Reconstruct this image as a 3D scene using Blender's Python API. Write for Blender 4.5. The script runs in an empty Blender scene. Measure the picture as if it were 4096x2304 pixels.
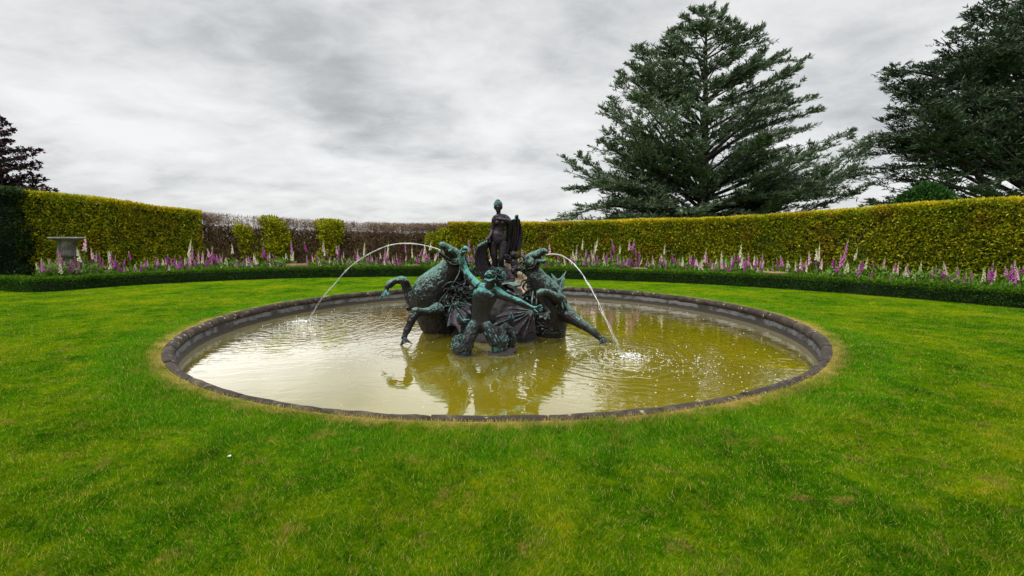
import bpy, math, random
import numpy as np
from mathutils import Vector, Matrix
R_ = math.radians
rng = np.random.default_rng(7)
random.seed(7)
sc = bpy.context.scene
col = sc.collection

# ------------------------------------------------------------------ camera
FPX, PITCH, EYE = 455.0, R_(6.1), 1.6
cam_d = bpy.data.cameras.new('camera'); cam = bpy.data.objects.new('camera', cam_d); col.objects.link(cam)
cam.location = (0, 0, EYE); cam.rotation_euler = (R_(90) - PITCH, 0, 0)
cam_d.sensor_width = 36; cam_d.lens = FPX * 36 / 1024; cam_d.clip_end = 3000; cam_d.clip_start = .05
sc.camera = cam
sc.view_settings.view_transform = 'Standard'; sc.view_settings.look = 'None'
sc.view_settings.exposure = .5; sc.view_settings.gamma = 1
sc.render.engine = 'CYCLES'
sc.cycles.use_denoising = True
sc.cycles.max_bounces = 6; sc.cycles.transparent_max_bounces = 16
sc.cycles.caustics_reflective = False; sc.cycles.caustics_refractive = False

def ray(x, y):
    a = (x - 512) / FPX; b = -(y - 288) / FPX
    return Vector((a, math.cos(PITCH) + b * math.sin(PITCH), -math.sin(PITCH) + b * math.cos(PITCH)))
def at(x, y, D):
    r = ray(x, y); return Vector((0, 0, EYE)) + r * (D / r.y)
def grd(x, y, z=0.0):
    r = ray(x, y); return Vector((0, 0, EYE)) + r * ((z - EYE) / r.z)

# ------------------------------------------------------------------ node helper
class NT:
    def __init__(s, tree): s.t = tree; s.n = tree.nodes; s.l = tree.links
    def new(s, typ, **kw):
        nd = s.n.new(typ)
        ins = kw.pop('ins', {})
        for k, v in kw.items(): setattr(nd, k, v)
        for k, v in ins.items():
            if isinstance(v, bpy.types.NodeSocket): s.l.new(v, nd.inputs[k])
            else: nd.inputs[k].default_value = v
        return nd
    def math(s, op, a, b=None, c=None, clamp=False):
        nd = s.n.new('ShaderNodeMath'); nd.operation = op; nd.use_clamp = clamp
        for i, v in enumerate((a, b, c)):
            if v is None: continue
            if isinstance(v, bpy.types.NodeSocket): s.l.new(v, nd.inputs[i])
            else: nd.inputs[i].default_value = v
        return nd.outputs[0]
    def vmath(s, op, a, b=None):
        nd = s.n.new('ShaderNodeVectorMath'); nd.operation = op
        for i, v in enumerate((a, b)):
            if v is None: continue
            if isinstance(v, bpy.types.NodeSocket): s.l.new(v, nd.inputs[i])
            else: nd.inputs[i].default_value = v
        return nd
    def noise(s, vec, scale, detail=4, rough=.5, dist=0.0):
        return s.new('ShaderNodeTexNoise', ins={'Vector': vec, 'Scale': scale, 'Detail': detail, 'Roughness': rough, 'Distortion': dist}).outputs[0]
    def ramp(s, fac, stops, interp='LINEAR'):
        nd = s.n.new('ShaderNodeValToRGB'); s.l.new(fac, nd.inputs[0]); cr = nd.color_ramp; cr.interpolation = interp
        while len(cr.elements) < len(stops): cr.elements.new(.5)
        for e, (p, c) in zip(cr.elements, stops):
            e.position = p; e.color = (c[0], c[1], c[2], 1) if hasattr(c, '__len__') else (c, c, c, 1)
        return nd.outputs[0]
    def mix(s, fac, a, b, mode='MIX'):
        nd = s.n.new('ShaderNodeMix'); nd.data_type = 'RGBA'; nd.blend_type = mode
        for k, v in ((0, fac), (6, a), (7, b)):
            if isinstance(v, bpy.types.NodeSocket): s.l.new(v, nd.inputs[k])
            elif k == 0: nd.inputs[0].default_value = v
            else: nd.inputs[k].default_value = (v[0], v[1], v[2], 1)
        return nd.outputs[2]
    def maprange(s, v, a, b, c=0.0, d=1.0, smooth=False):
        nd = s.n.new('ShaderNodeMapRange')
        if smooth: nd.interpolation_type = 'SMOOTHSTEP'
        s.l.new(v, nd.inputs[0])
        for i, q in enumerate((a, b, c, d)): nd.inputs[i + 1].default_value = q
        return nd.outputs[0]

# ------------------------------------------------------------------ sky: overcast cloud deck over a Nishita sky
SUN_EL, SUN_AZ = R_(60), R_(-135)        # azimuth measured from +Y (the view direction) to the right
world = bpy.data.worlds.new('World'); sc.world = world; world.use_nodes = True
W = NT(world.node_tree); W.n.clear()
dirn = W.new('ShaderNodeTexCoord').outputs['Generated']
sep = W.new('ShaderNodeSeparateXYZ', ins={0: dirn})
zc = W.math('MAXIMUM', sep.outputs[2], 0.0)
den = W.math('ADD', zc, .24)
px = W.math('DIVIDE', sep.outputs[0], den); py = W.math('DIVIDE', sep.outputs[1], den)
plane = W.new('ShaderNodeCombineXYZ', ins={0: px, 1: W.math('MULTIPLY', py, 1.25), 2: 0.3}).outputs[0]
n1 = W.noise(plane, 1.9, 5, .46, .35)
n2 = W.noise(plane, 6.0, 8, .63, .3)
n3 = W.noise(plane, 0.42, 3, .5, .0)
v = W.math('ADD', W.math('MULTIPLY', n1, .66), W.math('MULTIPLY', n2, .32))
v = W.math('ADD', v, W.math('MULTIPLY', n3, .02))
def blob(x, y, ang, amp, sq=1.0):
    """a lighter or darker patch of cloud deck round one sky direction"""
    global v
    d = ray(x, y).normalized()
    df = W.vmath('SUBTRACT', dirn, tuple(d)).outputs[0]
    df = W.vmath('MULTIPLY', df, (1, 1, sq)).outputs[0]
    ln = W.vmath('LENGTH', df).outputs['Value']
    g = W.maprange(ln, 0, ang, 1.0, 0.0, True)
    v = W.math('ADD', v, W.math('MULTIPLY', g, amp))
for b in [(290, 45, .42, -.12, 1.6), (240, 15, .3, -.07, 2), (330, 85, .22, -.03, 2), (90, 60, .4, .07, 1.5), (150, 130, .35, .06, 2), (440, 60, .28, .07, 1.4), (600, 20, .3, -.09, 2.4),
          (560, 150, .22, -.06, 3), (900, 60, .45, -.07, 1.6), (60, 165, .35, -.08, 3.5), (250, 150, .4, .06, 3), (870, 175, .3, .06, 3), (480, 195, .5, .05, 5), (560, 90, .3, .05, 1.5), (20, 10, .3, -.05, 2)]:
    blob(*b)
cl = W.ramp(v, [(.22, (.29, .30, .308)), (.34, (.385, .395, .403)), (.43, (.48, .488, .495)), (.52, (.57, .575, .578)), (.66, (.665, .665, .665))])
# a cloudy sky is up to three times brighter overhead than at the horizon
zen = W.maprange(sep.outputs[2], .44, .95, 1.0, 3.4, True)
cl = W.mix(1.0, cl, W.new('ShaderNodeCombineColor', ins={0: zen, 1: zen, 2: zen}).outputs[0], 'MULTIPLY')
sky = W.new('ShaderNodeTexSky', sky_type='NISHITA', sun_disc=False, sun_elevation=SUN_EL, sun_rotation=SUN_AZ)
bg1 = W.new('ShaderNodeBackground', ins={'Color': sky.outputs[0], 'Strength': .08})
bg2 = W.new('ShaderNodeBackground', ins={'Color': cl, 'Strength': 1.0})
mx = W.new('ShaderNodeMixShader', ins={0: .95, 1: bg1.outputs[0], 2: bg2.outputs[0]})
W.new('ShaderNodeOutputWorld', ins={0: mx.outputs[0]})

sun_d = bpy.data.lights.new('sun', 'SUN'); sun = bpy.data.objects.new('sun', sun_d); col.objects.link(sun)
sun_d.energy = 1.5; sun_d.angle = R_(14); sun_d.color = (1, .96, .9)
sdir = Vector((math.sin(SUN_AZ) * math.cos(SUN_EL), math.cos(SUN_AZ) * math.cos(SUN_EL), math.sin(SUN_EL)))
sun.rotation_euler = sdir.to_track_quat('Z', 'Y').to_euler(); sun.location = (0, 0, 30)

# ------------------------------------------------------------------ object helpers
def tag(o, label=None, cat=None, group=None, kind=None):
    if label: o['label'] = label
    if cat: o['category'] = cat
    if group: o['group'] = group
    if kind: o['kind'] = kind
    return o
def empty(name, loc, label, cat, group=None):
    o = bpy.data.objects.new(name, None); col.objects.link(o); o.location = loc; o.empty_display_size = .2
    return tag(o, label, cat, group)
def link(name, me, mats, parent=None, smooth=False):
    o = bpy.data.objects.new(name, me); col.objects.link(o)
    for m in (mats if isinstance(mats, (list, tuple)) else [mats]): me.materials.append(m)
    if parent is not None:
        o.parent = parent; me.transform(Matrix.Translation(-Vector(parent.location)))
    if smooth: me.polygons.foreach_set('use_smooth', [True] * len(me.polygons))
    return o
def np_mesh(name, V, F, tint=None, mat_idx=None):
    """V (n,3); F (m,k) with one k"""
    V = np.asarray(V, np.float32); F = np.asarray(F, np.int32); m, k = F.shape
    me = bpy.data.meshes.new(name)
    me.vertices.add(len(V)); me.vertices.foreach_set('co', V.ravel())
    me.loops.add(m * k); me.loops.foreach_set('vertex_index', F.ravel())
    me.polygons.add(m); me.polygons.foreach_set('loop_start', np.arange(0, m * k, k, dtype=np.int32))
    if tint is not None:
        a = me.attributes.new('tint', 'FLOAT', 'FACE'); a.data.foreach_set('value', np.asarray(tint, np.float32))
    if mat_idx is not None: me.polygons.foreach_set('material_index', np.asarray(mat_idx, np.int32))
    me.update(calc_edges=True); me.validate()
    return me
def unit(a): return a / (np.linalg.norm(a, axis=-1, keepdims=True) + 1e-9)
def _h(i, j, k, s):
    x = (i * 73856093) ^ (j * 19349663) ^ (k * 83492791) ^ (s * 2654435)
    x = (x ^ (x >> 13)) * 1274126177 & 0x7fffffff
    return ((x ^ (x >> 16)) & 0xffff) / 65535.0
def vnoise(P, scale, seed=0):
    P = np.asarray(P, np.float64) * scale
    if P.shape[1] == 2: P = np.c_[P, np.zeros(len(P))]
    I = np.floor(P).astype(np.int64); f = P - I; f = f * f * (3 - 2 * f)
    r = 0
    for dx in (0, 1):
        for dy in (0, 1):
            for dz in (0, 1):
                w = (f[:, 0] if dx else 1 - f[:, 0]) * (f[:, 1] if dy else 1 - f[:, 1]) * (f[:, 2] if dz else 1 - f[:, 2])
                r = r + w * _h(I[:, 0] + dx, I[:, 1] + dy, I[:, 2] + dz, seed)
    return r
def leafquads(P, d, w, L, Wd):
    """rhombic leaves: base P, along d, width direction w"""
    L = np.asarray(L).reshape(-1, 1); Wd = np.asarray(Wd).reshape(-1, 1)
    n = len(P); V = np.empty((n, 4, 3), np.float32)
    V[:, 0] = P; V[:, 1] = P + d * L * .5 + w * Wd * .5; V[:, 2] = P + d * L; V[:, 3] = P + d * L * .5 - w * Wd * .5
    return V.reshape(-1, 3), np.arange(n * 4).reshape(n, 4)
def crom(pts, n):
    """Catmull-Rom through pts (k,m) -> (n,m)"""
    p = np.asarray(pts, float)
    if len(p) == 2: t = np.linspace(0, 1, n)[:, None]; return p[0] * (1 - t) + p[1] * t
    p = np.vstack([2 * p[0] - p[1], p, 2 * p[-1] - p[-2]])
    ts = np.linspace(0, len(p) - 3 - 1e-6, n); i = ts.astype(int); f = (ts - i)[:, None]
    a, b, c, d = p[i], p[i + 1], p[i + 2], p[i + 3]
    return .5 * (2 * b + (c - a) * f + (2 * a - 5 * b + 4 * c - d) * f ** 2 + (3 * b - a - 3 * c + d) * f ** 3)
class MB:
    """collects closed pieces into one mesh"""
    def __init__(s): s.v = []; s.f = []; s.m = []; s.n = 0; s.mi = 0
    def add(s, V, F):
        s.v.append(np.asarray(V, float)); s.f += [tuple(i + s.n for i in f) for f in F]; s.m += [s.mi] * len(F); s.n += len(V)
    def tube(s, P, r, k=8, flat=1.0, cap=True):
        P = np.asarray(P, float); n = len(P); r = np.broadcast_to(np.asarray(r, float), (n,))
        T = unit(np.gradient(P, axis=0)); up = np.array([0, 0, 1.0])
        if abs(T[0] @ up) > .9: up = np.array([1.0, 0, 0])
        N = unit(np.cross(T[0], up)); rows = []
        if cap:
            rows.append((P[0] - T[0] * r[0] * .8, .35 * r[0], T[0])); 
        for i in range(n): rows.append((P[i], r[i], T[i]))
        if cap: rows.append((P[-1] + T[-1] * r[-1] * .8, .35 * r[-1], T[-1]))
        V = []; a = np.arange(k) * 2 * math.pi / k
        for (c, rr, t) in rows:
            N = unit(N - t * (N @ t)); B = np.cross(t, N)
            o = rr * (np.cos(a)[:, None] * N + np.sin(a)[:, None] * B); o[:, 1] *= flat
            V.append(c + o)
        V = np.vstack(V); m = len(rows); F = []
        for i in range(m - 1):
            for j in range(k): F.append((i * k + j, i * k + (j + 1) % k, (i + 1) * k + (j + 1) % k, (i + 1) * k + j))
        F.append(tuple(range(k - 1, -1, -1))); F.append(tuple((m - 1) * k + j for j in range(k)))
        s.add(V, F)
    def ball(s, c, r, rot=None, nu=14, nv=9):
        r = np.broadcast_to(np.asarray(r, float), (3,)); V = [(0, 0, -1)]
        for i in range(1, nv):
            p = -math.pi / 2 + math.pi * i / nv
            for j in range(nu):
                q = 2 * math.pi * j / nu; V.append((math.cos(p) * math.cos(q), math.cos(p) * math.sin(q), math.sin(p)))
        V.append((0, 0, 1)); V = np.array(V) * r
        if rot is not None: V = V @ np.array(rot).T
        F = [(0, 1 + (j + 1) % nu, 1 + j) for j in range(nu)]
        for i in range(nv - 2):
            for j in range(nu):
                a = 1 + i * nu + j; b = 1 + i * nu + (j + 1) % nu; F.append((a, b, b + nu, a + nu))
        e = len(V) - 1; o = 1 + (nv - 2) * nu
        F += [(o + j, o + (j + 1) % nu, e) for j in range(nu)]
        s.add(V + np.array(c), F)
    def box(s, c, h, rz=0.0, top=1.0):
        V = []
        for z in (-1, 1):
            for (x, y) in ((-1, -1), (1, -1), (1, 1), (-1, 1)):
                q = top if z > 0 else 1; X, Y = x * h[0] * q, y * h[1] * q
                V.append((c[0] + X * math.cos(rz) - Y * math.sin(rz), c[1] + X * math.sin(rz) + Y * math.cos(rz), c[2] + z * h[2]))
        s.add(V, [(3, 2, 1, 0), (4, 5, 6, 7), (0, 1, 5, 4), (1, 2, 6, 5), (2, 3, 7, 6), (3, 0, 4, 7)])
    def lathe(s, prof, c, k=32, closed=False):
        V = []; a = np.arange(k) * 2 * math.pi / k
        for (r, z) in prof: V += [(c[0] + r * math.cos(q), c[1] + r * math.sin(q), c[2] + z) for q in a]
        F = []; m = len(prof)
        for i in range(m if closed else m - 1):
            i2 = (i + 1) % m
            for j in range(k): F.append((i * k + j, i * k + (j + 1) % k, i2 * k + (j + 1) % k, i2 * k + j))
        s.add(V, F)
    def grid(s, G):
        n, m, _ = G.shape
        s.add(G.reshape(-1, 3), [(i * m + j, i * m + j + 1, (i + 1) * m + j + 1, (i + 1) * m + j) for i in range(n - 1) for j in range(m - 1)])
    def build(s, name, mat, parent=None, smooth=True):
        me = bpy.data.meshes.new(name); me.from_pydata(np.vstack(s.v).tolist(), [], s.f)
        if len(set(s.m)) > 1: me.polygons.foreach_set('material_index', s.m)
        return link(name, me, mat, parent, smooth)
_tex = {}
def texture(kind, size, depth=2):
    k = (kind, size, depth)
    if k not in _tex:
        t = bpy.data.textures.new('relief_%d' % len(_tex), kind); t.noise_scale = size
        if kind in ('CLOUDS', 'STUCCI') and kind == 'CLOUDS': t.noise_depth = depth
        _tex[k] = t
    return _tex[k]
def sculpt(o, voxel=.012, smooth=5, relief=()):
    m = o.modifiers.new('remesh', 'REMESH'); m.mode = 'VOXEL'; m.voxel_size = voxel; m.use_smooth_shade = True
    if smooth: s = o.modifiers.new('smooth', 'SMOOTH'); s.factor = .5; s.iterations = smooth
    for (kind, size, amp) in relief:
        d = o.modifiers.new('relief', 'DISPLACE'); d.texture = texture(kind, size); d.strength = amp; d.mid_level = .5; d.texture_coords = 'LOCAL'
    return o

# ------------------------------------------------------------------ materials
def new_mat(name):
    m = bpy.data.materials.new(name); m.use_nodes = True; t = NT(m.node_tree); t.n.clear()
    out = t.new('ShaderNodeOutputMaterial'); return m, t, out
def pbr(t, out, **ins):
    b = t.new('ShaderNodeBsdfPrincipled', ins=ins); t.l.new(b.outputs[0], out.inputs[0]); return b
def leaf_mat(name, stops, trans=.3, rough=.55, patch=None, spec=.25):
    """foliage: colour by each leaf's own random tint and by patches of growth"""
    m, t, out = new_mat(name)
    tint = t.new('ShaderNodeAttribute', attribute_name='tint').outputs['Fac']
    pos = t.new('ShaderNodeNewGeometry').outputs['Position']
    base = t.ramp(tint, stops)
    if patch:
        for (scale, lo, hi, c, seed) in patch:
            n = t.noise(t.vmath('ADD', pos, (seed, seed * 2, 0)).outputs[0], scale, 3, .55)
            base = t.mix(t.maprange(n, lo, hi), base, t.mix(.6, c, base, 'MIX'))
    b = t.new('ShaderNodeBsdfPrincipled', ins={'Base Color': base, 'Roughness': rough, 'Specular IOR Level': spec})
    tr = t.new('ShaderNodeBsdfTranslucent', ins={'Color': base})
    mx = t.new('ShaderNodeMixShader', ins={0: trans, 1: b.outputs[0], 2: tr.outputs[0]})
    t.l.new(mx.outputs[0], out.inputs[0]); return m

def bronze(name, dark, teal, amount, gloss=.42, up=.35, pale=(.30, .50, .42), zg=(0, 0)):
    """weathered bronze: brown-black metal under verdigris that has settled on the upward faces, with crease shading put into its colour"""
    m, t, out = new_mat(name)
    tc = t.new('ShaderNodeTexCoord').outputs['Object']
    geo = t.new('ShaderNodeNewGeometry')
    nz = t.new('ShaderNodeSeparateXYZ', ins={0: geo.outputs['Normal']}).outputs[2]
    n = t.noise(tc, 3.2, 6, .65, .3); nf = t.noise(tc, 22, 6, .7)
    drip = t.noise(t.vmath('MULTIPLY', tc, (9, 9, 1.6)).outputs[0], 1.0, 5, .6)
    s = t.math('ADD', t.math('MULTIPLY', n, 1.0), t.math('MULTIPLY', nz, up))
    s = t.math('ADD', s, t.math('MULTIPLY', t.math('SUBTRACT', nf, .5), .9))
    s = t.math('ADD', s, t.math('MULTIPLY', t.math('SUBTRACT', drip, .5), .55))
    if zg[0]:
        hz = t.new('ShaderNodeSeparateXYZ', ins={0: tc}).outputs[2]; s = t.math('ADD', s, t.math('MULTIPLY', t.math('SUBTRACT', hz, zg[1]), zg[0]))
    s = t.math('ADD', s, t.math('MULTIPLY', t.math('SUBTRACT', geo.outputs['Pointiness'], .5), 5.0))  # crease shading put into the colour: recesses darker, raised parts paler
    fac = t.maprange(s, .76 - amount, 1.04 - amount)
    fine = t.maprange(t.noise(tc, 45, 4, .7), .38, .66)
    c1 = t.mix(t.maprange(nf, .35, .7), dark, [q * 2.3 + .006 for q in dark])
    c2 = t.mix(t.maprange(t.noise(tc, 11, 5, .7), .5, .75), teal, pale)
    c2 = t.mix(t.math('MULTIPLY', fine, .35), c2, [q * .35 for q in teal])
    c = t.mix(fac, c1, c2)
    rough = t.maprange(fac, 0, 1, gloss, .72); met = t.maprange(fac, 0, 1, .55, .05)
    bp = t.new('ShaderNodeBump', ins={'Strength': .55, 'Distance': .012, 'Height': t.math('ADD', nf, t.math('MULTIPLY', fac, .3))})
    pbr(t, out, **{'Base Color': c, 'Roughness': rough, 'Metallic': met, 'Specular IOR Level': .3, 'Normal': bp.outputs[0]})
    return m
M = {}
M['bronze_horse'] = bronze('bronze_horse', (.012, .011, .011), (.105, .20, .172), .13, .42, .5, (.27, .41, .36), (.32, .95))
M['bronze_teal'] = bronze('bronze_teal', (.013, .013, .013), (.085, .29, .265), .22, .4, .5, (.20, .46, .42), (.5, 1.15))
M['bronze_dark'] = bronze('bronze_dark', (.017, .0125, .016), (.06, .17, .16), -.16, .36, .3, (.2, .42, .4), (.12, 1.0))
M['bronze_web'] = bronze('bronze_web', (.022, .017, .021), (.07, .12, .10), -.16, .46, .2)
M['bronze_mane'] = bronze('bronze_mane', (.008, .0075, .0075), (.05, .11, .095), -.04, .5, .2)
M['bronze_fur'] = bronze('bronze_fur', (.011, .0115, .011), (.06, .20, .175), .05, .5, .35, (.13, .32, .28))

def stone(name, stops, scale, rough=.85, bump=.5, spots=None, extra=None):
    m, t, out = new_mat(name)
    p = t.new('ShaderNodeTexCoord').outputs['Object']
    n = t.noise(p, scale, 8, .65, .3); c = t.ramp(n, stops)
    if spots:
        vo = t.new('ShaderNodeTexVoronoi', ins={'Vector': t.vmath('ADD', p, (0, 0, 0)).outputs[0], 'Scale': spots[0], 'Randomness': 1.0}).outputs['Distance']
        mask = t.math('MULTIPLY', t.maprange(vo, spots[1], spots[1] * .55), t.maprange(t.noise(p, 2.0, 3), .44, .56))
        c = t.mix(mask, c, spots[2])
    if extra: c = extra(t, p, c)
    bp = t.new('ShaderNodeBump', ins={'Strength': bump, 'Distance': .02, 'Height': t.noise(p, scale * 5, 8, .7)})
    pbr(t, out, **{'Base Color': c, 'Roughness': rough, 'Normal': bp.outputs[0]}); return m
def lichen(t, p, c):
    tan = t.math('MULTIPLY', t.maprange(t.noise(p, 7, 7, .72, .5), .54, .66), t.maprange(t.noise(p, .8, 3), .40, .58))
    c = t.mix(t.math('MULTIPLY', tan, .75), c, (.26, .20, .13))
    moss = t.math('MULTIPLY', t.maprange(t.noise(p, 4, 6, .7), .58, .66), .6)
    return t.mix(moss, c, (.07, .065, .012))
M['coping'] = stone('coping', [(.3, (.014, .010, .007)), (.5, (.030, .021, .015)), (.62, (.065, .046, .032)), (.78, (.17, .13, .085))], 4.0, .95, 1.0, spots=(8, .22, (.42, .37, .26)), extra=lichen)
def wallband(t, p, c):
    z = t.new('ShaderNodeSeparateXYZ', ins={0: p}).outputs[2]
    zn = t.math('ADD', z, t.math('MULTIPLY', t.math('SUBTRACT', t.noise(p, 5, 4), .5), .09))
    band = t.math('MULTIPLY', t.maprange(zn, -.235, -.22), t.maprange(zn, -.135, -.145))
    band = t.math('MULTIPLY', band, t.maprange(t.noise(p, 2.3, 6, .7), .40, .52))
    c = t.mix(band, c, (.10, .102, .10))
    return t.mix(t.maprange(zn, -.26, -.33), c, (.035, .028, .016))
M['basin_wall'] = stone('basin_wall', [(.35, (.009, .0065, .004)), (.6, (.022, .016, .010)), (.8, (.05, .038, .026))], 2.5, extra=wallband)
M['rock'] = stone('rock', [(.32, (.006, .005, .005)), (.55, (.014, .011, .009)), (.78, (.07, .048, .03))], 3.0, .8)
M['pale_rock'] = stone('pale_rock', [(.3, (.16, .10, .055)), (.5, (.42, .31, .19)), (.7, (.66, .55, .38))], 4.0, .5)
M['urn'] = stone('urn', [(.3, (.05, .046, .042)), (.5, (.13, .12, .11)), (.7, (.30, .28, .25))], 3.4, spots=(6, .14, (.5, .47, .4)))
M['terracotta'] = stone('terracotta', [(.3, (.13, .075, .05)), (.6, (.30, .17, .11)), (.8, (.40, .27, .19))], 4)
M['bark'] = stone('bark', [(.3, (.010, .008, .006)), (.6, (.026, .020, .015)), (.8, (.06, .048, .037))], 4, .9)
M['twig'] = stone('twig', [(.3, (.075, .042, .020)), (.55, (.16, .095, .048)), (.8, (.25, .17, .095))], 3, .9)
def soil_mat():
    m, t, out = new_mat('soil'); p = t.new('ShaderNodeTexCoord').outputs['Object']
    pbr(t, out, **{'Base Color': t.ramp(t.noise(p, 4, 6), [(.3, (.02, .014, .009)), (.7, (.06, .043, .03))]), 'Roughness': .95}); return m
M['soil'] = soil_mat()

POOL = Vector((-.205, 9.75, 0)); PR = 5.88; WZ = -.33

def grass_colour(t, pos):
    """patches of lush, yellow and dry growth, shared by the turf sheet and its blades"""
    d = t.vmath('SUBTRACT', pos, tuple(POOL)).outputs[0]
    d = t.vmath('MULTIPLY', d, (1, 1, 0)).outputs[0]
    dist = t.vmath('LENGTH', d).outputs['Value']
    n1 = t.noise(pos, .55, 4, .6, .4); n2 = t.noise(pos, 2.4, 6, .7, .8); n3 = t.noise(pos, 11, 5, .75)
    v = t.math('ADD', t.math('MULTIPLY', n1, .36), t.math('ADD', t.math('MULTIPLY', n2, .38), t.math('MULTIPLY', n3, .26)))
    c = t.ramp(v, [(.40, (.015, .076, .0005)), (.46, (.048, .146, .0005)), (.54, (.135, .222, .001)), (.63, (.31, .275, .005))])
    dry = t.math('ADD', dist, t.math('MULTIPLY', t.math('SUBTRACT', t.noise(pos, 3.6, 7, .8), .5), .9))
    c = t.mix(t.math('MULTIPLY', t.math('MULTIPLY', t.maprange(dry, PR + .22, PR + .02), .85), t.maprange(t.noise(pos, 1.7, 5, .7), .36, .58, .25, 1)), c, (.50, .34, .11))
    lush = t.math('MULTIPLY', t.maprange(dry, PR + .9, PR + .55), t.maprange(dry, PR + .1, PR + .3))
    c = t.mix(t.math('MULTIPLY', lush, .55), c, (.06, .22, .004))
    bare = t.math('MULTIPLY', t.maprange(t.noise(pos, 3.6, 6, .75, .5), .56, .68), .7)
    c = t.mix(bare, c, (.30, .19, .05))
    return c, dist, v
m, t, out = new_mat('lawn')
pos = t.new('ShaderNodeNewGeometry').outputs['Position']
c, dist, vv = grass_colour(t, pos)
streak = t.noise(t.vmath('MULTIPLY', pos, (5, 18, 5)).outputs[0], 1.6, 5, .7)
c = t.mix(t.maprange(streak, .35, .7, .1, .6), c, (.025, .06, .005))
bp = t.new('ShaderNodeBump', ins={'Strength': .9, 'Distance': .04, 'Height': t.noise(pos, 30, 5, .75)})
pbr(t, out, **{'Base Color': c, 'Roughness': .9, 'Specular IOR Level': .0, 'Normal': bp.outputs[0]})
M['lawn'] = m
m, t, out = new_mat('grass_blade')
pos = t.new('ShaderNodeNewGeometry').outputs['Position']
tint = t.new('ShaderNodeAttribute', attribute_name='tint').outputs['Fac']
c, dist, vv = grass_colour(t, pos)
c = t.mix(t.math('MULTIPLY', t.maprange(tint, .0, .3, 1, 0), .5), c, (.015, .075, .001))
c = t.mix(t.math('MULTIPLY', t.maprange(tint, .72, .97), .6), c, (.48, .48, .06))
c = t.mix(t.maprange(tint, .965, .98, 0, .7), c, (.45, .28, .12))
b = t.new('ShaderNodeBsdfPrincipled', ins={'Base Color': c, 'Roughness': .8, 'Specular IOR Level': .0})
tr = t.new('ShaderNodeBsdfTranslucent', ins={'Color': c})
mx = t.new('ShaderNodeMixShader', ins={0: .35, 1: b.outputs[0], 2: tr.outputs[0]}); t.l.new(mx.outputs[0], out.inputs[0])
M['blade'] = m

# ------------------------------------------------------------------ water
JET1, JET2 = grd(307, 322.5, WZ), grd(626, 358, WZ)
m, t, out = new_mat('water')
pos = t.new('ShaderNodeNewGeometry').outputs['Position']
def rings(c, k, amp, fall, start):
    d = t.vmath('SUBTRACT', pos, tuple(c)).outputs[0]
    wob = t.math('MULTIPLY', t.math('SUBTRACT', t.noise(pos, 2.6, 4), .5), .6)
    r = t.math('ADD', t.vmath('LENGTH', d).outputs['Value'], wob)
    w = t.math('SINE', t.math('MULTIPLY', r, k))
    w2 = t.math('SINE', t.math('MULTIPLY', r, k * .43))
    e = t.math('DIVIDE', amp, t.math('ADD', 1.0, t.math('POWER', t.math('DIVIDE', r, fall), 3.0)))
    e = t.math('MULTIPLY', e, t.maprange(r, start * .2, start))
    return t.math('MULTIPLY', t.math('ADD', w, t.math('MULTIPLY', w2, .8)), e)
h = t.math('ADD', rings(JET1, 36, .0050, 1.3, .35), rings(JET2, 34, .0042, 1.0, .25))
h = t.math('ADD', h, rings(grd(406, 352, WZ), 60, .0012, .5, .1))
chop1 = t.noise(t.vmath('MULTIPLY', pos, (1, 1.7, 1)).outputs[0], 2.4, 3, .5, .6)
chop2 = t.noise(pos, 11, 3, .55, .3)
far = t.maprange(t.new('ShaderNodeSeparateXYZ', ins={0: pos}).outputs[1], 4.6, 10.5, .12, .6)
h = t.math('ADD', h, t.math('MULTIPLY', far, t.math('ADD', t.math('MULTIPLY', chop1, .013), t.math('MULTIPLY', chop2, .0004))))
bp = t.new('ShaderNodeBump', ins={'Strength': 1.0, 'Distance': 1.0, 'Height': h})
fr = t.new('ShaderNodeFresnel', ins={'IOR': 1.33, 'Normal': bp.outputs[0]}).outputs[0]
fac = t.math('MINIMUM', t.math('MULTIPLY', fr, 2.2), .85)
gl = t.new('ShaderNodeBsdfGlossy', ins={'Color': (1.95, 1.9, 1.8, 1), 'Roughness': .02, 'Normal': bp.outputs[0]})
tp = t.new('ShaderNodeBsdfTransparent', ins={'Color': (.93, .88, .50, 1)})
murk = t.new('ShaderNodeBsdfDiffuse', ins={'Color': (.205, .178, .003, 1)})
body = t.new('ShaderNodeMixShader', ins={0: .5, 1: tp.outputs[0], 2: murk.outputs[0]})
mx = t.new('ShaderNodeMixShader', ins={0: fac, 1: body.outputs[0], 2: gl.outputs[0]}); t.l.new(mx.outputs[0], out.inputs[0])
M['water'] = m
m, t, out = new_mat('pool_floor')
p = t.new('ShaderNodeTexCoord').outputs['Object']
c = t.ramp(t.noise(p, .9, 6, .6, .4), [(.3, (.20, .155, .010)), (.5, (.30, .235, .014)), (.7, (.40, .32, .04))])
c = t.mix(t.maprange(t.noise(p, 5, 5, .75), .62, .72), c, (.07, .055, .012))
pbr(t, out, **{'Base Color': c, 'Roughness': .9}); M['pool_floor'] = m
m, t, out = new_mat('jet_water')
a = t.new('ShaderNodeBsdfPrincipled', ins={'Base Color': (.95, .97, 1, 1), 'Roughness': .12, 'Specular IOR Level': .8})
b = t.new('ShaderNodeBsdfTransparent')
p = t.new('ShaderNodeTexCoord').outputs['Object']
mx = t.new('ShaderNodeMixShader', ins={0: t.maprange(t.noise(p, 14, 4, .7), .3, .7, .06, .52), 1: b.outputs[0], 2: a.outputs[0]}); t.l.new(mx.outputs[0], out.inputs[0])
M['jet'] = m
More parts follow.
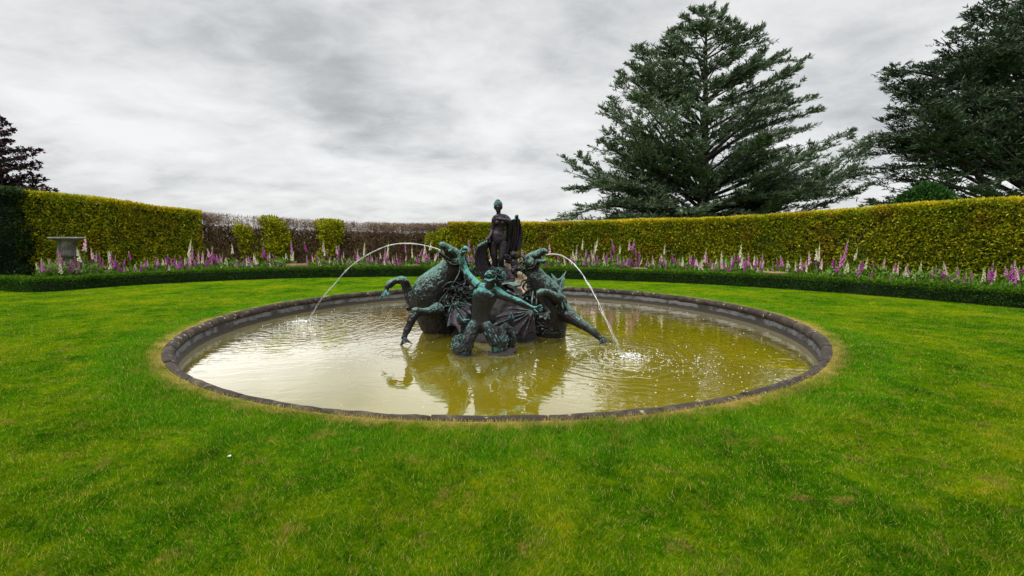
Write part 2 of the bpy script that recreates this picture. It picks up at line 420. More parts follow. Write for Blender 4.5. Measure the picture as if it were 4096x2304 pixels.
def plain(name, c, rough=.6, trans=0.0):
    m, t, out = new_mat(name)
    p = t.new('ShaderNodeTexCoord').outputs['Object']
    cc = t.mix(t.maprange(t.noise(p, 14, 3), .35, .65, 0, .5), c, [q * .7 for q in c])
    b = pbr(t, out, **{'Base Color': cc, 'Roughness': rough})
    if trans:
        tr = t.new('ShaderNodeBsdfTranslucent', ins={'Color': cc})
        mx = t.new('ShaderNodeMixShader', ins={0: trans, 1: b.outputs[0], 2: tr.outputs[0]}); t.l.new(mx.outputs[0], out.inputs[0])
    return m
M['foam'] = plain('foam', (.85, .87, .85), .4)
M['petal'] = plain('petal', (.8, .78, .66), .6)

# ------------------------------------------------------------------ ground, pool
k = 220; a = np.arange(k) * 2 * math.pi / k; V = []; rad = [PR - .02, PR + .3, PR + .8, 8, 10, 14, 20, 30, 60, 120, 300, 900]
for r in rad: V.append(np.c_[POOL.x + r * np.cos(a), POOL.y + r * np.sin(a), np.full(k, 0.0 if r > PR else -.01)])
F = [(i * k + j, (i + 1) * k + j, (i + 1) * k + (j + 1) % k, i * k + (j + 1) % k) for i in range(len(rad) - 1) for j in range(k)]
o = link('lawn', np_mesh('lawn', np.vstack(V), F), M['lawn'], smooth=True); tag(o, kind='structure', label='mown green lawn with dry yellow patches round the pool')

# blades: dense close to the camera, thinner beyond
def blades(n, d0, d1):
    D = d0 * (d1 / d0) ** rng.random(n); x = (rng.random(n) * 2 - 1) * (D * 1.17 + .5)
    P = np.c_[x, D, np.zeros(n)]
    r = np.hypot(P[:, 0] - POOL.x, P[:, 1] - POOL.y); P = P[r > PR - .045 + .09 * rng.random(n)]; return P
P = blades(800000, 1.75, 21.0)
front = np.array([0.0, 0.0])
n = len(P); D = P[:, 1]
r = np.hypot(P[:, 0] - POOL.x, P[:, 1] - POOL.y)
clump = vnoise(P[:, :2], 2.6, 3) * .6 + vnoise(P[:, :2], 8, 5) * .4
ht = (.008 + .020 * clump) * (.6 + .8 * rng.random(n)) * np.clip(1.25 - D * .05, .45, 1.1)
ht *= 1 + .8 * np.exp(-((r - PR - .35) / .3) ** 2) * (D < 9.75)
ang = vnoise(P[:, :2], 1.7, 9) * 14 + rng.normal(0, 1.5, n); lean = .2 + 1.1 * rng.random(n)
dx = np.c_[np.cos(ang), np.sin(ang), np.zeros(n)]
wv = unit(np.c_[-np.sin(ang + rng.normal(0, .6, n)), np.cos(ang + rng.normal(0, .6, n)), np.zeros(n)])
wd = (.0022 + .0009 * D) * (.6 + .7 * rng.random(n))
tip = P + dx * (ht * lean)[:, None] + np.c_[np.zeros((n, 2)), ht]
V = np.stack([P - wv * wd[:, None] * .5, P + wv * wd[:, None] * .5, tip], 1).reshape(-1, 3)
o = link('grass', np_mesh('grass', V, np.arange(n * 3).reshape(n, 3), rng.random(n)), M['blade'])
tag(o, kind='stuff', label='short green grass blades covering the lawn')

# pool floor, water
def disc(name, R, z, mat, rings_=24, k=160):
    V = [(POOL.x, POOL.y, z)]; F = []
    for i in range(1, rings_ + 1):
        for j in range(k): V.append((POOL.x + R * i / rings_ * math.cos(2 * math.pi * j / k), POOL.y + R * i / rings_ * math.sin(2 * math.pi * j / k), z))
    F = [(0, 1 + j, 1 + (j + 1) % k) for j in range(k)]
    F += [(1 + i * k + j, 1 + (i + 1) * k + j, 1 + (i + 1) * k + (j + 1) % k, 1 + i * k + (j + 1) % k) for i in range(rings_ - 1) for j in range(k)]
    me = bpy.data.meshes.new(name); me.from_pydata(V, [], F); return link(name, me, mat, smooth=True)
tag(disc('pool_floor', PR - .1, -.72, M['pool_floor']), kind='structure', label='yellow brown silted pool floor')
tag(disc('water', PR - .152, WZ, M['water']), kind='structure', label='rippled pool water reflecting the clouds')

basin = empty('pool_basin', POOL, 'round sunken stone pool basin with dark weathered bullnose coping', 'pool basin')
mb = MB(); NS = 34
prof0 = [(0, -.14), (-.004, -.03), (.015, .000), (.045, .018), (.09, .016), (.13, -.008), (.150, -.055), (.14, -.10), (.12, -.12)]
for i in range(NS):
    a0 = 2 * math.pi * i / NS + .0016; a1 = 2 * math.pi * (i + 1) / NS - .0016
    dz, dr = rng.normal(0, .004), rng.normal(0, .004); pts = []
    m_ = 9
    for j in range(m_):
        q = a0 + (a1 - a0) * j / (m_ - 1)
        sh = .007 if j in (0, m_ - 1) else 0
        for (ro, z) in prof0:
            cx_, cz_ = .08, -.06; s_ = 1 - sh * 6
            R2 = PR - (cx_ + (ro - cx_) * s_ + dr); z2 = cz_ + (z - cz_) * s_ + dz + rng.normal(0, .0035)
            pts.append((POOL.x + R2 * math.cos(q), POOL.y + R2 * math.sin(q), z2))
    K = len(prof0)
    F = [(j * K + i_, j * K + (i_ + 1) % K, (j + 1) * K + (i_ + 1) % K, (j + 1) * K + i_) for j in range(m_ - 1) for i_ in range(K)]
    F += [tuple(range(K - 1, -1, -1)), tuple((m_ - 1) * K + i_ for i_ in range(K))]
    mb.add(pts, F)
mb.build('coping', M['coping'], basin)
mb = MB(); mb.lathe([(PR - .02, -.80), (PR - .02, -.105), (PR - .125, -.11), (PR - .127, -.22), (PR - .15, -.235), (PR - .15, -.80)], POOL, 200, True)
mb.build('basin_wall', M['basin_wall'], basin)

# ------------------------------------------------------------------ paths of the hedges, read on the ground
bx = [(0, 291), (31, 293), (62, 291), (145.5, 284.6), (250, 279.8), (322, 277.8), (429, 276.5), (500, 277.2), (569.5, 279.3), (676, 283), (775, 288.5), (901, 298), (1024, 308.8)]
box_pts = [grd(*p) for p in bx]
box_path = [(-21, 17.2), (box_pts[0].x - .2, box_pts[0].y + .1)] + [(p.x, p.y) for p in box_pts[1:]] + [(12.9, 8.6), (12.9, 5.5), (12.2, 2.0)]
BP = crom(box_path[1:], 400); BP = np.vstack([[box_path[0]], BP])
def resample(P, step):
    s = np.r_[0, np.cumsum(np.linalg.norm(np.diff(P, axis=0), axis=1))]; n = max(2, int(s[-1] / step)); q = np.linspace(0, s[-1], n)
    return np.c_[np.interp(q, s, P[:, 0]), np.interp(q, s, P[:, 1])]
def outward(P):
    T = unit(np.gradient(P, axis=0)); N = np.c_[-T[:, 1], T[:, 0]]; return N     # path runs left to right seen from the pool: outward is to its left
def smooth(P, it):
    P = P.copy()
    for _ in range(it): P[1:-1] = (P[:-2] + 2 * P[1:-1] + P[2:]) / 4
    return P
BP = resample(BP, .25); BP = smooth(BP, 6)

def hedge_leaves(path, zt, thick, dens, L, Wd, seed, bulge=.05, front=True, back=False, base=0.0):
    """sprigs over the front, top and back of a clipped hedge"""
    g = np.random.default_rng(seed); N = outward(path)
    s = np.r_[0, np.cumsum(np.linalg.norm(np.diff(path, axis=0), axis=1))]; tot = s[-1]
    zt = np.asarray(zt) if hasattr(zt, '__len__') else np.full(len(path), zt); zm = zt.max()
    Ps, Ns = [], []
    def samp(q): return (np.c_[np.interp(q, s, path[:, 0]), np.interp(q, s, path[:, 1])], unit(np.c_[np.interp(q, s, N[:, 0]), np.interp(q, s, N[:, 1])]), np.interp(q, s, zt))
    for side in ([0] if front else []) + ([1] if back else []):
        n = int(tot * zm * dens * (1 if side == 0 else .4)); q = g.random(n) * tot; p, nn, z = samp(q); h = base + g.random(n) * (zm - base); keep = (h < z) & ((vnoise(np.c_[q, h * 1.3, np.zeros(n)], 2.6, seed + 9) + .5 * vnoise(np.c_[q, h * 2, np.zeros(n)], 7, seed + 10) > .46) | (g.random(n) < .42)); p, nn, h = p[keep], nn[keep], h[keep]
        P3 = np.c_[p, h]; b = (vnoise(P3, 1.1, seed) - .5) * bulge * 2 + (vnoise(P3, 3.5, seed + 1) - .5) * bulge
        dep = -g.random(len(h)) ** 1.6 * .10
        off = np.where(side == 0, 0, thick); sg = -1 if side == 0 else 1
        P3[:, :2] += nn * (off + sg * (b + dep))[:, None]
        Ps.append(P3); Ns.append(np.c_[nn * sg, np.zeros(len(h))])
    n = int(tot * thick * dens * 1.9); q = g.random(n) * tot; p, nn, z = samp(q); P3 = np.c_[p + nn * (g.random(n) * thick)[:, None], z]
    P3[:, 2] += (vnoise(P3, 2.0, seed + 4) - .5) * bulge * .9 + (vnoise(P3, .35, seed + 5) - .5) * bulge * 1.2 - g.random(n) ** 2 * (.08 + bulge)
    Ps.append(P3); Ns.append(np.tile([0, 0, 1.0], (n, 1)))
    P3 = np.vstack(Ps); Nn = np.vstack(Ns); n = len(P3)
    d = unit(Nn * .75 + g.normal(0, .55, (n, 3)) + np.array([0, 0, .30])); w = unit(np.cross(d, g.normal(0, 1, (n, 3))))
    sc_ = .6 + .8 * g.random(n)
    V, F = leafquads(P3, d, w, L * sc_, Wd * sc_)
    tint = np.clip(g.random(n) * .7 + .3 * vnoise(P3, 5, seed + 7), 0, 1)
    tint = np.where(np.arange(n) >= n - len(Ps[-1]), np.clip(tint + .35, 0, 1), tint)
    return V, F, tint
def hedge_core(path, zt, thick, inset=.06):
    N = outward(path); zt = np.asarray(zt) if hasattr(zt, '__len__') else np.full(len(path), zt); mb = MB(); V = []
    for p, nn, z in zip(path, N, zt):
        for (o_, zz) in ((inset, -.05), (inset, z - inset), (thick - inset, z - inset), (thick - inset, -.05)):
            V.append((p[0] + nn[0] * o_, p[1] + nn[1] * o_, zz))
    n = len(path); F = [(i * 4 + j, i * 4 + (j + 1) % 4, i * 4 + 4 + (j + 1) % 4, i * 4 + 4 + j) for i in range(n - 1) for j in range(4)]
    F += [(3, 2, 1, 0), tuple((n - 1) * 4 + j for j in range(4))]; mb.add(V, F); return mb
def leaf_core(name, c):
    m, t, out = new_mat(name); p = t.new('ShaderNodeTexCoord').outputs['Object']
    cc = t.ramp(t.noise(p, 9, 5, .7), [(.35, [q * .5 for q in c]), (.65, [q * 1.4 for q in c])])
    bp = t.new('ShaderNodeBump', ins={'Strength': 1, 'Distance': .08, 'Height': t.noise(p, 14, 4, .7)})
    pbr(t, out, **{'Base Color': cc, 'Roughness': .9, 'Normal': bp.outputs[0]}); return m
M['core_gold'] = leaf_core('hedge_branches_gold', (.05, .05, .006))
M['core_dark'] = leaf_core('hedge_branches_dark', (.008, .022, .006))
M['gold_leaf'] = leaf_mat('golden_yew_leaf', [(0, (.04, .07, .003)), (.25, (.16, .20, .005)), (.55, (.34, .37, .009)), (.82, (.56, .50, .012)), (1, (.74, .50, .02))], .25,
                          patch=[(.5, .46, .64, (.15, .26, .006), 3), (.9, .55, .68, (.34, .13, .02), 11), (.35, .56, .68, (.34, .24, .01), 20)])
M['box_leaf'] = leaf_mat('box_leaf', [(0, (.008, .030, .002)), (.45, (.022, .070, .003)), (.8, (.05, .13, .005)), (1, (.11, .21, .01))], .2, .7, None, .08)
M['yew_leaf'] = leaf_mat('dark_yew_leaf', [(0, (.004, .014, .004)), (.5, (.010, .032, .008)), (.85, (.022, .06, .010)), (1, (.05, .10, .015))], .12)

def hedge(name, label, path, zt, thick, dens, L, Wd, seed, leaf, core, bulge=.05, group=None, cat='hedge', back=True):
    root = empty(name, (path[len(path) // 2][0], path[len(path) // 2][1], 0), label, cat, group)
    V, F, tint = hedge_leaves(path, zt, thick, dens, L, Wd, seed, bulge, back=back)
    link('foliage', np_mesh('foliage', V, F, tint), leaf, root)
    hedge_core(path, zt, thick, .07 + bulge).build('branches', core, root, False); return root
hedge('box_hedge', 'low dark green clipped box hedge curving along the flower border', BP, .42, .62, 1900, .045, .028, 21, M['box_leaf'], M['core_dark'], .03)

# tall hedge: path 2.35 m outside the box hedge, its top height read from the photograph
_tp = [(-60, 15.0), (17, 15.3), (97, 17.2), (175, 19.2), (211, 20.0), (250, 20.4), (322, 21.3), (448, 22.0), (569, 20.7), (676, 19.2), (775, 17.2), (901, 14.6), (1024, 12.6)]
_tp = [((x - 512) / FPX * math.cos(PITCH) * D_, D_) for x, D_ in _tp] + [(14.9, 9.0), (15.0, 5.0), (14, 1.0)]
TP = smooth(resample(crom(_tp, 300), .3), 30)
xs = TP[:, 0] / TP[:, 1] * FPX * math.cos(PITCH) + 512          # rough image column of each path point, only to read off the hedge height there
top_read = [(0, 188), (97, 198), (175, 208.5), (207, 213), (250, 216), (322, 220), (370, 223), (448, 223.5), (569, 223), (676, 220), (744, 217), (823, 213), (901, 206), (978, 200), (1024, 195)]
def top_z(p):
    D = p[1]; r0 = D * 1.0 if D > .5 else .5
    x = 512 + FPX * p[0] / (D * math.cos(PITCH)) ; y = np.interp(x, [q[0] for q in top_read], [q[1] for q in top_read])
    return at(x, y, D).z
zt = np.array([top_z(p) if p[1] > 6 else np.nan for p in TP]); good = ~np.isnan(zt)
zt = np.interp(np.arange(len(zt)), np.where(good)[0], zt[good]); zt = np.convolve(np.pad(zt, 8, 'edge'), np.ones(17) / 17, 'valid')
zt = np.clip(zt, 2.2, 3.6)
XI = 512 + FPX * TP[:, 0] / (np.maximum(TP[:, 1], .5) * math.cos(PITCH))
def seg(x0, x1, ymin=-99):
    i = np.where((XI >= x0) & (XI <= x1) & (TP[:, 1] > 4))[0]; return i[0], i[-1] + 1
iL0, iL1 = 0, np.where(XI < 211)[0][-1] + 1
iR0 = np.where((XI > 446) & (TP[:, 1] > 15))[0][0]
hedge('golden_hedge', 'tall golden green yew hedge behind the stone urn', TP[iL0:iL1], zt[iL0:iL1], 1.1, 1250, .10, .042, 31, M['gold_leaf'], M['core_gold'], .10, 'tall clipped golden hedges')
hedge('golden_hedge', 'tall golden green yew hedge below the cedars, right of the bare brown hedge', TP[iR0:], zt[iR0:], 1.1, 1250, .10, .042, 32, M['gold_leaf'], M['core_gold'], .06, 'tall clipped golden hedges')

# dark yew return at the far left
c0 = at(-3, 240, 13.6)
yw = np.array([(-22.0, 15.4), (-19, 15.2), (-17, 15.0), (-15.2, 14.9)]); yw = resample(yw, .3)
x_end = at(-8, 240, 14.6).x; yw = resample(crom([(x_end - 6, 14.5), (x_end - .9, 14.5), (x_end - .2, 14.7), (x_end, 15.2), (x_end + .05, 16.2)], 60), .2)
hedge('yew_hedge', 'dark green yew hedge end at the far left edge, before the golden hedge', yw, at(5, 189.5, 15.0).z, 1.0, 1700, .07, .035, 41, M['yew_leaf'], M['core_dark'], .22)

# bare brown hedge with its trunks and twigs
bp_ = TP[iL1 - 1:iR0 + 1]; bz = zt[iL1 - 1:iR0 + 1]
bare = empty('bare_hedge', (bp_[len(bp_) // 2][0], bp_[len(bp_) // 2][1], 0), 'bare brown hedge of dead twigs with sky showing through its top', 'hedge')
s_ = np.r_[0, np.cumsum(np.linalg.norm(np.diff(bp_, axis=0), axis=1))]; Lb = s_[-1]; Nb = outward(bp_)
def bpos(q, off): 
    return np.c_[np.interp(q, s_, bp_[:, 0]) + np.interp(q, s_, Nb[:, 0]) * off, np.interp(q, s_, bp_[:, 1]) + np.interp(q, s_, Nb[:, 1]) * off]
mb = MB(); nst = int(Lb / .15)
for i in range(nst):
    q = (i + .5 + random.uniform(-.35, .35)) * Lb / nst; off = random.uniform(.15, .95); b = bpos(np.array([q]), off)[0]; H = float(np.interp(q, s_, bz)) + random.uniform(-.08, .08)
    zz = np.linspace(0, H, 8); lean_ = random.uniform(-.12, .12)
    P = np.c_[b[0] + np.cumsum(rng.normal(0, .03, 8)) + lean_ * zz / H, b[1] + np.cumsum(rng.normal(0, .03, 8)), zz]
    mb.tube(crom(P, 14), np.linspace(.022, .009, 14) * random.uniform(.7, 1.3), 5)
mb.build('stems', M['twig'], bare)
def sticks(P, d, L, w):
    u = unit(np.cross(d, rng.normal(0, 1, P.shape))); v2 = unit(np.cross(d, u)); n = len(P); L = L[:, None]; w = w[:, None]
    V = np.stack([P + u * w, P - u * w * .5 + v2 * w * .87, P - u * w * .5 - v2 * w * .87, P + d * L], 1).reshape(-1, 3)
    b = np.arange(n)[:, None] * 4; F = np.concatenate([b + [0, 1, 3], b + [1, 2, 3], b + [2, 0, 3]]); return V, F
n = 90000; q = rng.random(n) * Lb; hmax = np.interp(q, s_, bz)
hh = hmax * rng.random(n) ** 1.45
hh = np.where(rng.random(n) < .14, hmax * rng.uniform(.84, 1.0, n), hh)
off = rng.random(n) * 1.05; P = np.c_[bpos(q, off), hh]
keep = rng.random(n) < np.clip(.50 + .9 * (.85 - hh / hmax) - .9 * (vnoise(np.c_[q, hh * .8, off * .1], 1.1, 77) - .45), .12, 1)
P = P[keep]; n = len(P)
d = unit(rng.normal(0, 1, (n, 3)) * [1, 1, .7] + [0, 0, .75]); L = rng.uniform(.12, .42, n); 
okz = P[:, 2] + d[:, 2] * L < np.interp(q[keep], s_, bz) + .10; P, d, L = P[okz], d[okz], L[okz]; n = len(P)
V, F = sticks(P, d, L, rng.uniform(.004, .010, n))
link('twigs', np_mesh('twigs', V, F), M['twig'], bare)
n = 46000; q = rng.random(n) * Lb; hh = np.interp(q, s_, bz) * rng.random(n) ** 1.3 * .80; P = np.c_[bpos(q, .1 + .7 * rng.random(n)), hh]
d = unit(rng.normal(0, 1, (n, 3))); w = unit(np.cross(d, rng.normal(0, 1, (n, 3))))
V, F = leafquads(P, d, w, rng.uniform(.08, .16, n), rng.uniform(.04, .08, n))
M['dead_leaf'] = leaf_mat('dead_leaf', [(0, (.035, .020, .008)), (.5, (.10, .058, .022)), (1, (.20, .13, .045))], .1)
link('dead_leaves', np_mesh('dead_leaves', V, F, rng.random(n)), M['dead_leaf'], bare)

# living green patches regrown in the bare hedge
M['fresh_leaf'] = leaf_mat('fresh_yew_leaf', [(0, (.08, .11, .005)), (.35, (.22, .27, .008)), (.7, (.46, .48, .012)), (1, (.66, .58, .02))], .3, patch=[(1.6, .6, .7, (.3, .12, .02), 5)])
def patch(label, blobs, seed, dens=3000):
    g = np.random.default_rng(seed); Ps = []; Ns = []
    for (x, y, rx, ry) in blobs:      # image-plane centre and half sizes give the place on the hedge face
        i = int(np.argmin(np.abs(XI[iL1 - 6:iR0 + 6] - x))) + iL1 - 6; D = TP[i, 1] + .15; c = at(x, y, D); Rx, Rz = rx * D / FPX, ry * D / FPX
        n = int(dens * 4 * Rx * Rz); u = unit(g.normal(0, 1, (n, 3))); rr = g.random(n) ** .55
        p = u * rr[:, None] * [Rx * 1.1, .38, Rz * 1.1]; p *= (.62 + .75 * vnoise(p + seed, 3.2, seed))[:, None]
        Ps.append(p + np.array(c)); Ns.append(u)
    P = np.vstack(Ps); Nn = np.vstack(Ns); ok = P[:, 2] < np.interp(P[:, 0], TP[iL1 - 9:iR0 + 9, 0], zt[iL1 - 9:iR0 + 9]) + .03; P, Nn = P[ok], Nn[ok]; n = len(P)
    d = unit(Nn + g.normal(0, .6, (n, 3)) + [0, -.3, .3]); w = unit(np.cross(d, g.normal(0, 1, (n, 3)))); sc_ = .7 + .6 * g.random(n)
    V, F = leafquads(P, d, w, .11 * sc_, .05 * sc_)
    V0 = np.array((P[:, 0].mean(), P[:, 1].mean(), 0)); me = np_mesh('yew_bush', V - V0, F, g.random(n))
    o = link('yew_bush', me, M['fresh_leaf']); o.location = V0
    tag(o, label, 'bush', 'green bushes regrown in the bare hedge')
patch('widest yellow green yew bush regrown in the bare brown hedge', [(273, 226, 12, 9), (277, 240, 15, 12), (270, 248, 18, 8), (248, 237, 8, 9), (247, 250, 7, 8), (262, 258, 9, 8), (282, 256, 8, 8), (240, 232, 4, 8)], 51)
patch('narrow yellow green yew bush hanging in the middle of the bare brown hedge', [(330, 226, 13, 8), (331, 236, 12, 8), (329, 246, 7, 8), (324, 256, 6, 6), (319, 264, 7, 5)], 52)
patch('small yellow green yew bush beside the end of the right golden hedge', [(432, 239, 5, 6), (436, 246, 5, 5), (444, 236, 6, 10), (452, 250, 10, 14)], 53)

# ------------------------------------------------------------------ flower border
_k = BP[:, 0] > -14.2; soil = (BP + outward(BP) * .6)[_k]; so2 = (BP + outward(BP) * 2.1)[_k]; n = len(soil)
V = np.vstack([np.c_[soil, np.full(n, .03)], np.c_[so2, np.full(n, .03)]]); F = [(i, i + 1, n + i + 1, n + i) for i in range(n - 1)]
tag(link('soil', np_mesh('soil', V, F), M['soil']), kind='structure', label='dark soil of the flower border')
sB = np.r_[0, np.cumsum(np.linalg.norm(np.diff(BP, axis=0), axis=1))]; NB = outward(BP)
def border(q, off):
    return np.c_[np.interp(q, sB, BP[:, 0]) + np.interp(q, sB, NB[:, 0]) * off, np.interp(q, sB, BP[:, 1]) + np.interp(q, sB, NB[:, 1]) * off]
XB = 512 + FPX * BP[:, 0] / (np.maximum(BP[:, 1], .5) * math.cos(PITCH))
q0 = sB[1]; qA = np.interp(20, XB[:60], sB[:60]); vis = np.where((XB > 14) & (XB < 1034) & (BP[:, 1] > 9))[0]; qa, qb = sB[vis[0]], sB[vis[-1]]
n = 38000; q = rng.uniform(qa - 1, qb + 1.5, n); off = rng.uniform(.65, 2.1, n)
PL = [(298, 264.2, 19), (412, 265.2, 15), (639.5, 268.0, 15.5), (774.5, 271.8, 21.5)]
def planter_at(x): i = int(np.argmin(np.abs(XB - x) + 99 * (BP[:, 1] < 9))); return sB[i]
pq = [(planter_at(x), w * .022 + .10) for x, y, w in PL]
def blocked(q, off): return any(abs(q - a) < b for a, b in pq) and off < 1.25
_ok = np.ones(n, bool)
for a, b in pq: _ok &= ~((np.abs(q - a) < b) & (off < 1.2))
q, off = q[_ok], off[_ok]; n = len(q)
cl_ = vnoise(np.c_[q, off], 1.3, 60)
P = np.c_[border(q, off), rng.random(n) ** 1.3 * (.34 + .55 * cl_)]
d = unit(rng.normal(0, .6, (n, 3)) + [0, 0, .75]); w = unit(np.cross(d, rng.normal(0, 1, (n, 3)))); sc_ = rng.uniform(.5, 1.2, n)
V, F = leafquads(P, d, w, .17 * sc_, .045 * sc_)
M['herb_leaf'] = leaf_mat('herb_leaf', [(0, (.03, .08, .006)), (.5, (.08, .20, .010)), (.85, (.16, .34, .02)), (1, (.32, .46, .06))], .3)
tag(link('border_foliage', np_mesh('border_foliage', V, F, rng.random(n)), M['herb_leaf']), kind='stuff', label='leafy green undergrowth among the foxgloves')

# ------------------------------------------------------------------ foxgloves
fl = {'magenta': (.50, .05, .42), 'mauve': (.72, .24, .58), 'blush': (.88, .55, .68), 'cream': (.88, .86, .62)}
for k_, c_ in fl.items(): M['fl_' + k_] = plain('foxglove_' + k_, c_, .5, .3)
M['stem'] = plain('foxglove_stem', (.10, .22, .03), .6, .2); M['bud'] = plain('foxglove_bud', (.30, .42, .08), .6, .2)
def foxglove(colour, form):
    g = random.Random(form * 7 + len(colour)); H = 1.0; sl = (.36, .28, .42)[form]; z0 = H - sl
    root = bpy.data.objects.new('foxglove', None); col.objects.link(root)
    st = MB(); bend = (0, .05, -.03)[form]
    ax = lambda z: np.array([bend * (z / H) ** 2, 0, z])
    st.tube([ax(z) for z in np.linspace(0, H - .03, 6)], np.linspace(.012, .005, 6), 5)
    me_o = st.build('stem', M['stem'], None); me_o.parent = root
    lf = MB()
    for i in range(9):
        a = i * 2.4; z = .04 + .045 * i; L = .20 - .012 * i; c, s = math.cos(a), math.sin(a); w = .035
        V = [ax(z), ax(z) + [c * L * .5 - s * w, s * L * .5 + c * w, L * .35], ax(z) + [c * L, s * L, L * .25], ax(z) + [c * L * .5 + s * w, s * L * .5 - c * w, L * .35]]
        V = V + [p - np.array([0, 0, .004]) for p in V]
        lf.add(V, [(0, 1, 2, 3), (7, 6, 5, 4), (0, 4, 5, 1), (1, 5, 6, 2), (2, 6, 7, 3), (3, 7, 4, 0)])
    o = lf.build('leaf', M['stem'], None, False); o.name = 'leaves'; o.parent = root
    sp = MB(); nb = int(sl / .42 * 38)
    for i in range(nb):
        f = i / nb; z = z0 + sl * .76 * f; a = i * 2.399 + g.uniform(-.3, .3); a = a if g.random() < .5 else g.uniform(-2.2, -.9)
        L = .046 * (1 - .55 * f); r = .019 * (1 - .55 * f); dd = np.array([math.cos(a) * .8, math.sin(a) * .8, -.55 + .3 * f])
        p = ax(z); sp.tube([p, p + dd * L * .45, p + dd * L, p + dd * L * 1.12], [r * .35, r * .8, r, r * 1.15], 6)
    sp.mi = 1
    for i in range(14):
        f = i / 14; z = z0 + sl * (.74 + .26 * f); a = i * 2.4; p = ax(z) + np.array([math.cos(a), math.sin(a), 0]) * .010 * (1 - f)
        sp.ball(p, (.010 * (1.2 - f), .010 * (1.2 - f), .016 * (1.2 - f)), nu=5, nv=4)
    o = sp.build('flower_spike', [M['fl_' + colour], M['bud']], None); o.parent = root
    return root
proto = {(c_, f_): foxglove(c_, f_) for c_ in fl for f_ in range(3)}
used = set()
def place_fox(key, loc, h, lean, rz):
    src = proto[key]
    if key not in used: used.add(key); r = src
    else:
        r = src.copy(); col.objects.link(r)
        for ch in src.children: c = ch.copy(); col.objects.link(c); c.parent = r
    r.location = loc; w_ = .80 + .40 * random.random(); r.scale = (w_, w_, h); r.rotation_euler = (lean[0], lean[1], rz)
    colour = {'magenta': 'magenta purple', 'mauve': 'pale purple', 'blush': 'blush pink', 'cream': 'creamy white'}[key[0]]
    x = 512 + FPX * loc[0] / (loc[1] * math.cos(PITCH))
    where = 'by the stone urn' if x < 105 else ('before the left golden hedge' if x < 211 else ('before the bare brown hedge' if x < 446 else ('behind the statues' if x < 560 else 'before the right golden hedge')))
    size = 'tall' if h > 1.38 else ('short' if h < .95 else 'mid-height')
    tag(r, f'{size} {colour} foxglove spike {where}', 'foxglove', f'{size} {colour} foxgloves {where}')
NF = 298; placed = 0
while placed < NF:
    q = random.uniform(qa, qb); off = random.uniform(.72, 1.9)
    if vnoise(np.array([[q, off]]), .9, 88)[0] < .36 and random.random() < .6: continue
    if blocked(q, off): continue
    p = border(np.array([q]), off)[0]
    h = random.triangular(.58, 1.50, .92) + (.12 if random.random() < .2 else 0) ; h *= 1.0 + .10 * (off - 1.2)
    x = 512 + FPX * p[0] / (p[1] * math.cos(PITCH))
    if x < 8: continue
    if random.random() < .06: h = random.uniform(1.5, 1.8)
    cc = random.choices(list(fl), [.34, .28, .15, .26])[0]
    lean = (random.gauss(0, .10), random.gauss(0, .10))
    if random.random() < .07: lean = (random.uniform(-.3, .3), random.uniform(-.7, .7))
    place_fox((cc, random.randrange(3)), (p[0], p[1], .0), h, lean, random.uniform(0, 6.28)); placed += 1

# the smaller spikes beyond the three hundred largest, as one mass
Vs, Fs, Ms = [], [], []; nv_ = 0; mats = []; src_data = []
for key in proto:
    for ch in proto[key].children:
        if ch.name.startswith('leaves'): continue
        me = ch.data; co = np.empty(len(me.vertices) * 3); me.vertices.foreach_get('co', co); mi = np.array([p.material_index for p in me.polygons]); src_data.append((key, co.reshape(-1, 3), [tuple(p.vertices) for p in me.polygons], [me.materials[i] for i in range(len(me.materials))], mi))
far_v, far_f, far_m, far_mats = [], [], [], []; base_i = 0
for i in range(420):
    q = random.uniform(qa, qb); off = random.uniform(.8, 1.75)
    if blocked(q, off): continue
    p = border(np.array([q]), off)[0]; key = (random.choices(list(fl), [.42, .26, .12, .20])[0], random.randrange(3)); h = random.triangular(.5, 1.15, .8); w_ = random.uniform(.6, .85); a = random.uniform(0, 6.28); lx, ly = random.gauss(0, .1), random.gauss(0, .1)
    for (k2, co, fs, ms, mi) in src_data:
        if k2 != key: continue
        X = co * [w_, w_, h]; X = np.c_[X[:, 0] * math.cos(a) - X[:, 1] * math.sin(a) + lx * X[:, 2] + p[0], X[:, 0] * math.sin(a) + X[:, 1] * math.cos(a) + ly * X[:, 2] + p[1], X[:, 2]]
        far_v.append(X); far_f += [tuple(j + base_i for j in f) for f in fs]; base_i += len(X)
        for m_ in ms:
            if m_ not in far_mats: far_mats.append(m_)
        far_m += [far_mats.index(ms[j]) for j in mi]
me = bpy.data.meshes.new('small_foxgloves'); me.from_pydata(np.vstack(far_v).tolist(), [], far_f); me.polygons.foreach_set('material_index', far_m)
tag(link('small_foxgloves', me, far_mats), kind='stuff', label='many smaller pink, purple and white foxglove spikes filling the border')

